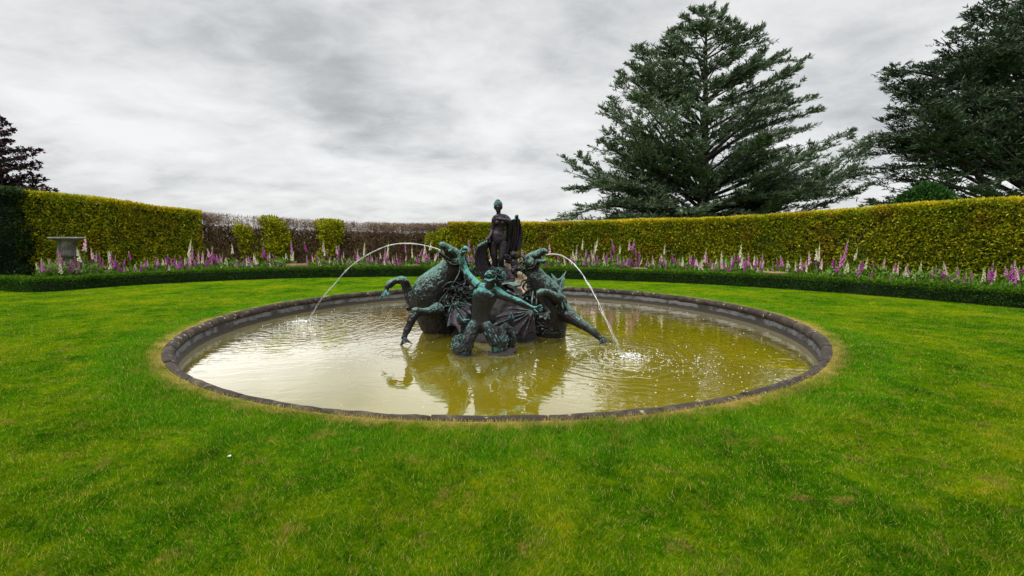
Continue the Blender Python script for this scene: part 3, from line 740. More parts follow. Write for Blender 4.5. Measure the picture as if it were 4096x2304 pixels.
# ------------------------------------------------------------------ urn and planters
uD = 15.5; ub = at(68, 250, uD); ub.z = 0; zr = at(68, 237, uD).z
urn = empty('garden_urn', ub, 'large grey stone urn on a stepped plinth before the left golden hedge', 'urn')
mb = MB(); K = 48; q_ = np.arange(K) * 2 * math.pi / K
prof = [(.0, 0), (.62, 0), (.69, -.01), (.70, -.045), (.66, -.07), (.50, -.09), (.37, -.15), (.33, -.27), (.335, -.38), (.37, -.48), (.415, -.56), (.405, -.63), (.30, -.68), (.17, -.70), (.14, -.74), (.16, -.80), (.25, -.85), (.28, -.90), (0, -.90)]
mb.lathe([(r * .69, z) for r, z in prof], (ub.x, ub.y, zr), K)
b_ = mb.build('bowl', M['urn'], urn)
mb = MB()
for i in range(26):
    a = 2 * math.pi * i / 26
    P = [(ub.x + r * math.cos(a), ub.y + r * math.sin(a), zr + z) for (r, z) in ((.229, -.24), (.236, -.36), (.263, -.47), (.292, -.56), (.274, -.645))]
    mb.tube(crom(P, 8), .015, 5)
mb.build('gadrooning', M['urn'], urn)
mb = MB(); z1 = zr - .90
mb.box((ub.x, ub.y, z1 - .05), (.25, .25, .05), .6); mb.box((ub.x, ub.y, z1 - .15), (.31, .31, .052), .6); mb.box((ub.x, ub.y, (z1 - .2) / 2), (.27, .27, (z1 - .2) / 2), .6)
mb.build('plinth', M['urn'], urn, False)
def planter(x, y, w_px, kind, label):
    i = int(np.argmin(np.abs(XB - x) + 99 * (BP[:, 1] < 9))); D = BP[i, 1] + .95; c = at(x, y, D); wd = w_px * D / FPX / 2; top = c.z
    root = empty('planter', (c.x, c.y, 0), label, 'planter', 'planters along the flower border')
    T = BP[min(i + 1, len(BP) - 1)] - BP[i - 1]; rz = math.atan2(T[1], T[0]); mb = MB()
    if kind == 'trough':
        mb.box((c.x, c.y, top / 2 - .05), (wd * .9, .22, top / 2 - .03), rz); mb.box((c.x, c.y, top - .045), (wd, .27, .045), rz, .97); mb.box((c.x, c.y, top - .10), (wd * .95, .24, .02), rz)
    else:
        pr = [(0, 0), (.35, 0), (.4, .04), (.30, .12), (.55, top * .5), (.86, top - .11), (.97, top - .085), (1.0, top - .045), (.97, top - .005), (.90, top), (.86, top - .03), (.80, top - .10), (0, top - .10)]
        V = []; 
        mb.lathe([(r * wd, z) for r, z in pr], (0, 0, 0), 36); A = mb.v[0]; A[:, 1] *= .7; Rm = np.array([[math.cos(rz), math.sin(rz), 0], [-math.sin(rz), math.cos(rz), 0], [0, 0, 1]]); mb.v[0] = A @ Rm + [c.x, c.y, 0]
    mb.build('bowl' if kind != 'trough' else 'trough', M['terracotta'], root, kind != 'trough')
    mb = MB(); mb.lathe([(0, top - .06), (wd * (.78 if kind != 'trough' else .3), top - .065)], (0, 0, 0), 16); A = mb.v[0]; A[:, 1] *= .65; mb.v[0] = A + [c.x, c.y, 0]; 
    if kind != 'trough': mb.build('soil_fill', M['soil'], root)
planter(298, 264.0, 19, 'trough', 'stone trough in the border before the bare hedge, left of the leaping jet')
planter(412, 265.0, 15, 'trough', 'stone trough in the border behind the left horse')
planter(639.5, 267.9, 15.5, 'bowl', 'oval terracotta bowl in the border nearest the right horse')
planter(774.5, 271.6, 21.5, 'bowl', 'oval terracotta bowl in the border below the cedar, furthest right')

# ------------------------------------------------------------------ trees
def tree_leaves(TW, per, L, Wd, droop, seed, spread=.8):
    """TW: array of twig segments (p0,p1); leaves scattered along them"""
    g = np.random.default_rng(seed); A = np.array([a for a, b in TW]); B = np.array([b for a, b in TW]); n = len(A)
    A = np.repeat(A, per, 0); B = np.repeat(B, per, 0); f = g.random((len(A), 1)); P = A * (1 - f) + B * f; d = unit(B - A)
    dd = unit(d * .9 + g.normal(0, spread * .5, (len(A), 3)) * [1, 1, .55] + [0, 0, droop]); w = unit(np.cross(dd, np.array([0, 0, 1.0]) + g.normal(0, .45, (len(A), 3))))
    s = .6 + .8 * g.random(len(A)); V, F = leafquads(P, dd, w, L * s, Wd * s); return V, F, g.random(len(A))
def cedar(label, base, top, tips, D0, seed, trunk_r, leafL, leafW, nbr=26, per=5, group=None, ascend=.42, extra_limbs=0, zmin=1.0, leaf=None):
    g = random.Random(seed)
    root = empty('cedar_tree', (base[0], base[1], 0), label, 'tree', group)
    bs, tp = np.array(base, float), np.array(top, float)
    tr = MB(); P = crom([bs, bs * .6 + tp * .4 + [.15, 0, 0], tp], 14); tr.tube(P, np.linspace(trunk_r, .04, 14), 10); tr.build('trunk', M['bark'], root)
    lim = MB(); TW = []
    allt = list(tips)
    for (tip, big) in allt:
        tip = np.array(tip, float); hor = np.hypot(tip[0] - bs[0], tip[1] - bs[1]); zs = tip[2] - ascend * hor * g.uniform(.7, 1.2)
        zs = min(max(zs, bs[2] + 1.6 + 2.0 * g.random()), tp[2] - .5); f = (zs - bs[2]) / (tp[2] - bs[2]); st = bs * (1 - f) + tp * f
        mid = st * .45 + tip * .55; mid[2] = st[2] * .5 + tip[2] * .5 + g.uniform(-.10, .16) * hor; mid[:2] += [g.uniform(-.12, .12) * hor, g.uniform(-.12, .12) * hor]
        ln = np.linalg.norm(tip - st); C = crom([st, mid, tip], 20); r0 = trunk_r * .07 + .009 * ln
        lim.tube(C, np.linspace(r0, .012, 20), 6)
        axis = unit(C[-1] - C[0]); side = unit(np.cross(axis, [0, 0, 1.0])); nb = int(nbr * (.5 + ln / 8) * big)
        for i in range(nb):
            f = 1 - .78 * ((i + g.random()) / nb) ** 1.1; k_ = f * 19; j = min(int(k_), 18); p = C[j] + (C[j + 1] - C[j]) * (k_ - j); t_ = unit(C[j + 1] - C[j])
            sg = 1 if i % 2 else -1; bl = (.35 + .26 * ln * (1 - f) ** .7 * (1 if f > .3 else .8)) * g.uniform(.6, 1.25); bl = min(bl, 3.2)
            bd = unit(t_ * g.uniform(.5, 1.1) + side * sg * g.uniform(.3, 1.1) + np.array([0, 0, g.uniform(-.12, .30)])); q = p + bd * bl; q[2] -= .13 * bl
            TW.append((p + bd * bl * .15, q)); s2 = unit(np.cross(bd, [0, 0, 1.0])); nt = int(3 + bl * 5)
            for m_ in range(nt):
                ff = g.uniform(.2, 1); a = p + (q - p) * ff; td = unit(bd * g.uniform(.6, 1) + s2 * g.choice((-1, 1)) * g.uniform(.4, 1.0) + np.array([0, 0, g.uniform(-.15, .28)])); TW.append((a, a + td * g.uniform(.25, .6) * (.5 + .35 * bl)))
    lim.build('limbs', M['bark'], root)
    TW = [(a, b) for a, b in TW if b[2] > zmin]
    mid_ = np.array([(a + b) / 2 for a, b in TW]); nn_ = vnoise(mid_ + 50, .55 * 30 / D0, seed) * .7 + vnoise(mid_ + 90, 1.5, seed + 1) * .3; rk_ = np.array([g.random() for _ in TW])
    TW = [tw for tw, a, r_ in zip(TW, nn_, rk_) if a > .44 or r_ < .22]
    V, F, tn = tree_leaves(TW, per, leafL, leafW, .12, seed)
    link('crown', np_mesh('crown', V, F, tn), leaf or M['cedar_leaf'], root); return root
M['cedar_leaf'] = leaf_mat('cedar_needles', [(0, (.036, .060, .036)), (.4, (.105, .150, .090)), (.8, (.19, .25, .155)), (1, (.29, .35, .22))], .2, .6)
M['cedar_dark'] = leaf_mat('dark_cedar_needles', [(0, (.018, .034, .020)), (.4, (.055, .085, .050)), (.8, (.11, .155, .095)), (1, (.17, .22, .14))], .12, .6)
def TZ(u, v_, D): return at((2200 + u / 1.5754) / 4, (v_ / 1.5754) / 4, D)
D1 = 33.0
g_ = random.Random(5); tips = []
sil = [(985, 62), (925, 70), (1070, 75), (855, 102), (1140, 140), (800, 200), (1190, 185), (735, 265), (770, 235), (1300, 205), (1385, 262), (1340, 330), (640, 305), (555, 320), (1310, 440), (450, 468), (520, 420), (445, 520),
       (1455, 350), (1600, 375), (1560, 530), (1540, 450), (430, 575), (1480, 600), (1640, 620), (395, 640), (340, 705), (1690, 700), (1640, 795), (360, 845), (1480, 860), (265, 932), (330, 900), (1540, 930), (100, 1000), (200, 990), (110, 1080), (115, 1195), (1900, 825), (2030, 855), (1980, 930), (1940, 1040),
       (1980, 1100), (2000, 1165), (1920, 1230), (190, 1300), (240, 1390), (330, 1390), (1940, 1330), (15, 1385), (110, 1382), (1760, 1360)]
for (u, v_) in sil: tips.append((tuple(TZ(u, v_, D1 + g_.uniform(-1.5, 1.5))), 1.0))
inner = [(985, 160), (900, 180), (1090, 200), (870, 330), (1000, 300), (1180, 330), (750, 380), (620, 440), (1250, 430), (880, 480), (1040, 520), (700, 560), (560, 600), (1150, 590), (1370, 560), (850, 640), (480, 760), (620, 720), (1050, 700), (1330, 700), (1500, 690), (760, 820),
         (480, 900), (1360, 870), (600, 960), (900, 900), (1200, 960), (420, 1040), (700, 950), (1100, 1090), (1430, 1000), (1650, 1000), (300, 1130), (560, 1180), (780, 1190), (980, 1080), (1300, 1080), (1500, 1100), (1750, 1080), (380, 1280), (640, 1300), (880, 1330), (1120, 1280), (1350, 1330), (1560, 1300), (1780, 1230), (500, 1370), (760, 1390), (1000, 1380), (1640, 1390), (1220, 1390)]
for (u, v_) in inner: tips.append((tuple(TZ(u, v_, D1 + g_.choice((-1, -1, 1)) * g_.uniform(2.0, 6.5) * min(1, v_ / 700))), 1.15))
for (u, v_) in sil[6:] + sil[30:]:
    f_ = g_.uniform(.35, .85); tips.append((tuple(TZ(960 + (u - 960) * f_, v_ + (1 - f_) * g_.uniform(-40, 170), D1 + g_.choice((-1, 1)) * g_.uniform(1, 5.5) * min(1, v_ / 600))), .9))
b0 = TZ(950, 1500, D1); b0.z = 0
cedar('large blue green cedar tree with tiered spreading branches above the hedge', (b0.x, b0.y, 0), tuple(TZ(985, 95, D1)), tips, D1, 3, .55, .27, .062, nbr=19, per=9, ascend=.55)
def TR(u, v_, D): return at((3300 + u / 1.6106) / 4, (v_ / 1.6106) / 4, D)
D2 = 25.0; tips = []
sil = [(1110, -20), (1020, 40), (960, 75), (1000, 110), (840, 210), (745, 242), (900, 200), (830, 320), (770, 370), (740, 430), (710, 425), (620, 430), (560, 450), (420, 488), (450, 435), (430, 560), (500, 620), (440, 680), (400, 765), (500, 740), (400, 880), (345, 905), (265, 945), (250, 1000), (270, 1090), (300, 1140), (400, 1100), (350, 1195), (310, 1300), (400, 1330), (460, 1300), (480, 850), (560, 560)]
for (u, v_) in sil: tips.append((tuple(TR(u, v_, D2 + g_.uniform(-1, 1))), 1.0))
inner = [(1150, 150), (1250, 60), (1100, 250), (1000, 200), (960, 330), (1200, 330), (880, 430), (1050, 430), (760, 520), (900, 560), (1230, 480), (640, 560), (620, 680), (720, 640), (560, 800), (700, 760), (850, 740), (1100, 620), (1240, 600), (1180, 720), (980, 700), (640, 900), (780, 860), (1000, 880), (1180, 850), (540, 960), (1260, 980), (500, 1080), (1150, 1050), (1200, 1150), (1100, 1250), (880, 1340), (1260, 1260), (600, 1200), (1230, 240), (1270, 380)]
for (u, v_) in inner: tips.append((tuple(TR(u, v_, D2 + g_.choice((-1, -1, 1)) * g_.uniform(1.0, 4.5))), 1.25))
for (u, v_) in [q for q in sil if q[1] < 900]:
    f_ = g_.uniform(.3, .85); tips.append((tuple(TR(1480 + (u - 1480) * f_, v_ + (1 - f_) * g_.uniform(-60, 120), D2 + g_.choice((-1, 1)) * g_.uniform(1, 4))), 1.0))
b1 = TR(1480, 1500, D2); b1.z = 0
ced2 = cedar('huge dark cedar tree cut off by the right edge, with an arched bare limb', (b1.x, b1.y, 0), tuple(TR(1500, -700, D2)), tips, D2, 9, .6, .20, .050, nbr=20, per=9, ascend=.30, leaf=M['cedar_dark'])
mb = MB(); C = np.array([tuple(TR(u, v_, D2 - 2.2)) for (u, v_) in ((1120, 1450), (1060, 1290), (1010, 1170), (960, 1080), (870, 1030), (760, 1000), (640, 1005), (520, 1040))]); mb.tube(crom(C, 26), np.linspace(.55, .09, 26) * .40, 10)
C = np.array([tuple(TR(u, v_, D2 - 2.2)) for (u, v_) in ((760, 1000), (690, 960), (620, 930))]); mb.tube(crom(C, 8), np.linspace(.10, .05, 8), 8); mb.build('arched_limb', M['bark'], ced2)

# copper beech at the left edge
M['beech_leaf'] = leaf_mat('copper_beech_leaf', [(0, (.012, .004, .009)), (.5, (.038, .012, .026)), (1, (.10, .035, .065))], .1)
def TB(u, v_, D): return at((u / 3.082) / 4, (430 + v_ / 3.082) / 4, D)
D3 = 27.0
be = empty('beech_tree', (TB(-500, 0, D3).x, D3, 0), 'dark purple copper beech reaching in at the left edge', 'tree')
sil = [(20, 110), (60, 130), (210, 270), (130, 200), (120, 320), (190, 410), (120, 380), (270, 530), (400, 520), (555, 528), (470, 570), (530, 665), (555, 745), (440, 690), (430, 815), (340, 850), (530, 835), (600, 880), (480, 900), (570, 960), (740, 1025), (640, 990), (560, 1050), (60, 450), (40, 600), (150, 640), (100, 780), (240, 720), (330, 620), (60, 900), (180, 950), (300, 960), (400, 1010), (-50, 50), (-90, 300), (-60, 700), (0, 1000), (200, 1040), (10, 250), (30, 520), (90, 700), (20, 820), (120, 860), (260, 900), (450, 960), (0, 400), (-30, 550)]
sil += [(-1000 - u, v_ - 40) for (u, v_) in sil[::2]] + [(-500 + 120 * math.cos(i * 1.3) * (1 + i % 3), -180 + 75 * i) for i in range(16)]
bt = np.array((TB(-500, 0, D3).x, D3, 0)); br = MB(); TW = []; tr = MB()
tr.tube(crom([bt, bt + [.3, 0, 3.4], bt + [.2, 0, 7.0]], 10), np.linspace(.45, .12, 10), 10); tr.build('trunk', M['bark'], be)
for (u, v_) in sil:
    tip = np.array(TB(u, v_, D3 + g_.uniform(-2, 2))); st = bt + [0, 0, max(1.6, tip[2] - 1.2 - g_.random())]; C = crom([st, st * .5 + tip * .5 + [0, 0, .5], tip], 16); br.tube(C, np.linspace(.09, .010, 16), 5)
    for i in range(62):
        f = 1 - .8 * g_.random() ** 1.5; p = C[int(f * 15)]; bd = unit(np.array([g_.gauss(.5 * (1 if tip[0] > bt[0] else -1), .6), g_.gauss(0, .6), g_.gauss(.2, .5)])); TW.append((p, p + bd * g_.uniform(.2, .75) * (1.25 - f)))
br.build('limbs', M['bark'], be)
V, F, tn = tree_leaves(TW, 7, .11, .085, -.05, 12, 1.9); link('crown', np_mesh('crown', V, F, tn), M['beech_leaf'], be)
# round bush behind the right hedge
M['bush_leaf'] = leaf_mat('bush_leaf', [(0, (.006, .030, .004)), (.5, (.02, .075, .008)), (1, (.06, .15, .016))], .15)
D4 = 18.5; bc = at(924, 200, D4); bu = empty('round_bush', (bc.x, D4, 0), 'rounded dark green bush behind the right hedge, before the right cedar', 'bush')
n = 16000; u = unit(rng.normal(0, 1, (n, 3))); rr = rng.random(n) ** .3; hz = at(924, 184.5, D4).z; P = u * rr[:, None] * [23 * D4 / FPX, 1.0, 1.15]; P *= (.82 + .36 * vnoise(P + 9, 1.6, 4) + .14 * vnoise(P, 5, 6))[:, None]; P += [bc.x, D4, hz - 1.15]
d = unit(u + rng.normal(0, .5, (n, 3)) + [0, 0, .1]); w = unit(np.cross(d, rng.normal(0, 1, (n, 3)))); V, F = leafquads(P, d, w, rng.uniform(.08, .18, n), rng.uniform(.04, .08, n))
link('crown', np_mesh('crown', V, F, np.clip(rng.random(n) * .6 + .4 * vnoise(P, 2.2, 3), 0, 1)), M['bush_leaf'], bu)
mb = MB(); mb.tube([(bc.x, D4, 0), (bc.x, D4, hz - 1.6)], [.14, .1], 8); mb.build('trunk', M['bark'], bu)

# ------------------------------------------------------------------ the fountain
ZK = 2.0696
DSH = .42; GAIN = 1.0
def S(u, v_, D): return at((1480 + u / ZK) / 4, (780 + v_ / ZK) / 4, D - DSH)
def RR(r, D): return r * (D - DSH) / (FPX * 4 * ZK)
def chain(pts, n=None):
    """(u, v, depth, radius) knots -> smooth centre line and radii in metres"""
    A = np.array([list(S(p[0], p[1], p[2])) + [RR(p[3], p[2])] for p in pts]); C = crom(A, n or max(6, 5 * len(pts))); return C[:, :3], np.maximum(C[:, 3], .003) * GAIN
def ctube(mb, pts, k=12, flat=1.0, n=None): P, r = chain(pts, n); mb.tube(P, r, k, flat)
def cball(mb, u, v_, D, r, sx=1, sy=1, sz=1, roll=0):
    q = RR(r, D) * GAIN; c, s = math.cos(roll), math.sin(roll); mb.ball(S(u, v_, D), (q * sx, q * sy, q * sz), [[c, 0, s], [0, 1, 0], [-s, 0, c]])
def fan(name, origin, tips, mat, parent, thick=.012, scallop=.16, rib=.012, bow=.04):
    o0 = np.array(S(*origin)); T = [np.array(S(*p)) for p in tips]; mem = MB(); nr, nc = 9, 7
    for a, b in zip(T[:-1], T[1:]):
        G = np.empty((nr, nc, 3))
        for i in range(nr):
            for j in range(nc):
                f = j / (nc - 1); e = a * (1 - f) + b * f; sag = 4 * f * (1 - f); e = o0 + (e - o0) * (1 - scallop * sag); t_ = .04 + .96 * i / (nr - 1)
                p = o0 + (e - o0) * t_; p = p + np.array([0, bow * sag * t_, 0]); G[i, j] = p
        mem.grid(G)
    o = mem.build(name, mat, parent); so = o.modifiers.new('thickness', 'SOLIDIFY'); so.thickness = thick; so.offset = 0
    rb = MB()
    for q in T: 
        L = np.linalg.norm(q - o0); rb.tube(crom([o0, o0 * .5 + q * .5 + [0, -.015, .02 * L], q], 8), np.linspace(rib * 1.3, rib * .5, 8), 6)
    r = rb.build('rib', mat, parent); r.name = 'fin_ribs'; return o
def sheet(name, rows, mat, parent, nu=60, nv=24, amp=.03, freq=7, thick=.014, seed=0, ph=0.0, taper=(.5, 1)):
    g = np.random.default_rng(seed); A = np.array([crom([list(S(*p)) for p in r], nu) for r in rows]); G = np.array([crom(A[:, i], nv) for i in range(nu)]).transpose(1, 0, 2)   # nv x nu
    du = np.gradient(G, axis=1); dv = np.gradient(G, axis=0); N = unit(np.cross(du, dv)); s = np.linspace(0, 1, nu)[None, :]; t_ = np.linspace(0, 1, nv)[:, None]
    wob = s + .035 * np.sin(t_ * 4 + seed); wob = wob + .03 * np.sin(s * 17 + seed * 2 + t_ * 3) + .02 * np.sin(s * 41 + t_ * 7 + seed); w = np.sin(2 * math.pi * freq * wob + ph + 1.3 * np.sin(t_ * 2.5)) + .45 * np.sin(2 * math.pi * freq * 1.9 * wob + 1.7 + seed)
    G = G + N * (w * amp * (taper[0] + (taper[1] - taper[0]) * t_))[..., None]
    mb = MB(); mb.grid(G); o = mb.build(name, mat, parent); so = o.modifiers.new('thickness', 'SOLIDIFY'); so.thickness = thick; so.offset = 0; return o
def strands(mb, roots, n, length, rad, gdir, seed, curl=.5):
    g = np.random.default_rng(seed)
    for i in range(n):
        b = roots[g.integers(len(roots))]; p = np.array(S(*b[:3])) + g.normal(0, RR(b[3], b[2]), 3) * [1, .6, 1]; d = unit(np.array(gdir, float) + g.normal(0, .5, 3)); P = [p]; a = g.random() * 6; L = length * g.uniform(.5, 1.3)
        for j in range(7):
            a += g.uniform(.6, 1.2); d = unit(d + curl * np.array([math.cos(a), .5 * math.sin(a), math.sin(a)]) * .6); P.append(P[-1] + d * L / 7)
        mb.tube(np.array(P), np.linspace(rad, rad * .3, 8) * g.uniform(.6, 1.3), 5)

# --- left horse
GAIN = 1.06
hb = S(600, 1160, 9.95); hb.z = WZ
hl = empty('horse_statue', hb, 'verdigris bronze sea horse rearing on the left, spouting water to the left', 'statue', 'rearing bronze sea horses')
b = MB()
ctube(b, [(605, 1225, 9.95, 120), (606, 1160, 9.95, 138), (585, 1080, 9.9, 148), (540, 980, 9.8, 158), (505, 880, 9.7, 155), (505, 800, 9.65, 145), (560, 730, 9.65, 125), (620, 670, 9.65, 108), (672, 610, 9.6, 92), (700, 560, 9.55, 78), (712, 530, 9.5, 62)], 20, .9, 50)
cball(b, 700, 980, 10.0, 120, .9, .9, 1.3); cball(b, 690, 820, 9.9, 90, 1, .9, 1.5); cball(b, 450, 830, 9.5, 85, 1, .9, 1.3)
cball(b, 700, 542, 9.45, 66, 1.0, .75, .95); cball(b, 735, 510, 9.5, 42, 1, .8, 1)
ctube(b, [(722, 515, 9.5, 52), (684, 485, 9.4, 52), (648, 452, 9.3, 41), (620, 428, 9.25, 31), (600, 413, 9.2, 25), (586, 420, 9.2, 17)], 12, .75)
ctube(b, [(690, 545, 9.45, 40), (650, 528, 9.35, 28), (622, 514, 9.3, 18), (598, 494, 9.25, 15), (576, 474, 9.22, 14), (568, 462, 9.22, 9)], 10, .8)
cball(b, 660, 462, 9.15, 13); cball(b, 668, 452, 9.15, 9, 1.8, 1, .7)                       # brow and eye
for (du, dD) in ((0, -.10), (6, .12)): ctube(b, [(738 + du, 482, 9.5 + dD, 14), (752 + du, 462, 9.5 + dD, 10), (758 + du, 446, 9.5 + dD, 4)], 6)   # ears
P_ = [(607 + 17 * math.cos(q), 413 + 11 * math.sin(q), 9.13, 5) for q in np.linspace(0, 2 * math.pi, 14)]; ctube(b, P_, 6)
# raised far leg
ctube(b, [(400, 900, 9.7, 75), (355, 870, 9.75, 56), (318, 800, 9.75, 42), (292, 738, 9.7, 36), (270, 708, 9.65, 36), (225, 708, 9.6, 27), (178, 722, 9.55, 24), (150, 748, 9.5, 22), (138, 780, 9.48, 19), (130, 800, 9.46, 20)], 12, 1, 46)
ctube(b, [(350, 935, 9.7, 30), (315, 942, 9.65, 16), (298, 935, 9.6, 6)], 8); ctube(b, [(215, 725, 9.57, 12), (185, 755, 9.53, 8), (172, 775, 9.5, 4)], 6)
# lowered near leg
ctube(b, [(560, 960, 9.3, 70), (500, 968, 9.1, 44), (440, 972, 8.95, 32), (388, 974, 8.85, 36), (352, 1020, 8.8, 36), (325, 1080, 8.78, 29), (305, 1125, 8.75, 30), (290, 1160, 8.72, 22), (282, 1185, 8.7, 26)], 12, 1, 46)
cball(b, 378, 970, 8.84, 38)
o = b.build('body', M['bronze_horse'], hl); sculpt(o, .010, 4, [('CLOUDS', .10, .02), ('CLOUDS', .035, .016)])
fan('webbed_hoof', (130, 790, 9.46), [(75, 868, 9.42), (112, 838, 9.35), (148, 828, 9.35), (178, 832, 9.45)], M['bronze_teal'], hl, .02, .12, .014, .02)
fan('webbed_hoof', (284, 1172, 8.7), [(243, 1266, 8.6), (285, 1228, 8.55), (318, 1222, 8.58), (345, 1232, 8.65)], M['bronze_web'], hl, .02, .10, .016, .02)
mm = MB(); strands(mm, [(770, 600, 9.75, 26), (775, 680, 9.75, 34), (740, 760, 9.6, 50), (710, 830, 9.5, 55), (740, 870, 9.6, 45), (680, 900, 9.45, 45), (760, 800, 9.6, 30)], 190, .30, .034, (.1, -.25, -1), 3, .9)
strands(mm, [(775, 520, 9.6, 10), (790, 560, 9.6, 12)], 14, .16, .018, (.6, 0, -.3), 4)
sculpt(mm.build('mane', M['bronze_mane'], hl), .012, 1, [('STUCCI', .05, .02)])
rn = MB()
for pts in ([(748, 560, 9.3, 5), (738, 640, 9.2, 5), (700, 715, 9.1, 5), (640, 800, 9.15, 5), (590, 860, 9.1, 5), (560, 920, 9.05, 4)], [(600, 770, 9.1, 4), (640, 730, 9.0, 4), (700, 720, 9.0, 4), (760, 745, 9.15, 4), (788, 720, 9.3, 4), (780, 660, 9.4, 4)], [(640, 545, 9.2, 4), (690, 575, 9.15, 4), (740, 570, 9.2, 4)]): ctube(rn, pts, 6, 1, 24)
rn.build('rein', M['bronze_web'], hl)
fan('webbed_fin', (695, 885, 9.4), [(650, 960, 9.15), (640, 1088, 9.0), (745, 1142, 8.95), (800, 1060, 9.0), (838, 985, 9.1), (842, 915, 9.3), (800, 880, 9.45)], M['bronze_web'], hl, .016, .12, .013, .05)

# --- right horse
hb = S(1505, 1190, 9.5); hb.z = WZ
hr = empty('horse_statue', hb, 'verdigris bronze sea horse rearing on the right, spouting water to the right', 'statue', 'rearing bronze sea horses')
b = MB()
ctube(b, [(1490, 1250, 9.5, 98), (1490, 1190, 9.5, 114), (1496, 1100, 9.45, 124), (1508, 1010, 9.4, 130), (1512, 920, 9.3, 122), (1480, 830, 9.25, 112), (1430, 750, 9.2, 92), (1382, 680, 9.2, 72), (1350, 620, 9.2, 60), (1340, 570, 9.15, 58)], 20, .9, 50)
cball(b, 1440, 1060, 9.5, 80, .9, .9, 1.2); cball(b, 1580, 900, 9.2, 55, .8, .8, 1.3)
cball(b, 1345, 560, 9.1, 62, 1, .75, .95); cball(b, 1322, 525, 9.15, 38, 1, .8, 1)
ctube(b, [(1330, 530, 9.15, 48), (1365, 512, 9.1, 46), (1395, 490, 9.0, 36), (1420, 470, 8.95, 29), (1445, 462, 8.9, 22), (1460, 468, 8.9, 15)], 12, .75)
ctube(b, [(1365, 565, 9.1, 36), (1395, 548, 9.0, 24), (1418, 550, 8.95, 16), (1440, 550, 8.9, 17), (1454, 538, 8.9, 12)], 10, .8)
ctube(b, [(1400, 512, 8.98, 10), (1420, 512, 8.95, 9), (1432, 520, 8.93, 8)], 6)
cball(b, 1372, 498, 8.9, 11); cball(b, 1366, 488, 8.9, 8, 2, 1, .7)
for (du, dD) in ((0, -.1), (8, .1)): ctube(b, [(1305 + du, 505, 9.12 + dD, 13), (1290 + du, 520, 9.12 + dD, 9), (1280 + du, 530, 9.12 + dD, 4)], 6)
P_ = [(1425 + 15 * math.cos(q), 454 + 10 * math.sin(q), 8.83, 5) for q in np.linspace(0, 2 * math.pi, 14)]; ctube(b, P_, 6)
ctube(b, [(1570, 880, 9.1, 62), (1530, 850, 8.95, 44), (1470, 815, 8.8, 33), (1415, 812, 8.7, 33), (1405, 860, 8.7, 26), (1430, 920, 8.75, 24), (1465, 960, 8.75, 22), (1478, 985, 8.72, 22)], 12, 1, 40)
ctube(b, [(1590, 960, 9.2, 80), (1650, 1000, 9.05, 62), (1720, 1050, 8.9, 43), (1790, 1092, 8.8, 36), (1850, 1135, 8.7, 32), (1890, 1170, 8.65, 25), (1920, 1190, 8.62, 27)], 12, 1, 40)
cball(b, 1790, 1090, 8.8, 38)
o = b.build('body', M['bronze_horse'], hr); sculpt(o, .010, 4, [('CLOUDS', .10, .016), ('CLOUDS', .03, .010)])
fan('webbed_hoof', (1915, 1180, 8.62), [(1900, 1240, 8.5), (1945, 1228, 8.45), (1980, 1222, 8.48), (2008, 1218, 8.6)], M['bronze_web'], hr, .02, .10, .016, .02)
fan('webbed_hoof', (1475, 978, 8.72), [(1378, 985, 8.6), (1405, 1018, 8.55), (1450, 1030, 8.55), (1488, 1030, 8.62)], M['bronze_web'], hr, .02, .10, .014, .02)
fan('back_fin', (1560, 790, 9.6), [(1490, 735, 9.55), (1503, 652, 9.6), (1622, 632, 9.75), (1600, 730, 9.8), (1628, 768, 9.85), (1615, 840, 9.8)], M['bronze_horse'], hr, .018, .38, .015, .04)
fan('shoulder_fin', (1565, 790, 9.02), [(1545, 930, 8.95), (1600, 945, 8.92), (1640, 962, 8.95), (1628, 880, 9.02)], M['bronze_horse'], hr, .02, .10, .014, .02)
mm = MB(); strands(mm, [(1325, 690, 9.4, 14), (1315, 750, 9.35, 18), (1310, 810, 9.3, 22), (1300, 860, 9.3, 26), (1330, 900, 9.3, 24), (1290, 620, 9.3, 8)], 90, .24, .030, (-.1, -.2, -1), 5, .9)
strands(mm, [(1295, 540, 9.2, 12), (1285, 560, 9.2, 10)], 16, .17, .02, (-.9, 0, -.25), 6, .3); sculpt(mm.build('mane', M['bronze_mane'], hr), .012, 1, [('STUCCI', .05, .02)])
rn = MB()
for pts in ([(1395, 800, 8.85, 5), (1420, 790, 8.75, 5), (1460, 808, 8.75, 5), (1530, 832, 8.9, 5), (1590, 775, 9.1, 5), (1610, 690, 9.3, 6)], [(1375, 560, 8.95, 4), (1350, 600, 8.95, 4), (1310, 610, 9.0, 4)], [(1350, 800, 8.85, 7), (1342, 870, 8.75, 7), (1338, 950, 8.7, 6)], [(1385, 795, 8.8, 8), (1380, 860, 8.7, 8), (1378, 905, 8.65, 7)]): ctube(rn, pts, 6, 1, 24)
rn.build('rein', M['bronze_web'], hr)
sc_ = MB()
for i in range(120):
    u = random.uniform(1375, 1600); v_ = random.uniform(960, 1150); f = (u - 1500) / 125; 
    if abs(f) < .97: cball(sc_, u, v_, 9.45 - .31 * math.sqrt(1 - f * f), 13, 1, .45, .9)
sc_.build('scales', M['bronze_mane'], hr)
fan('webbed_fin', (1348, 962, 8.75), [(1372, 1150, 8.7), (1268, 1196, 8.65), (1196, 1178, 8.7), (1098, 1120, 8.85), (1012, 1085, 9.0), (1045, 1010, 9.1), (1140, 935, 9.1), (1250, 915, 9.0)], M['bronze_web'], hr, .016, .09, .014, .06)

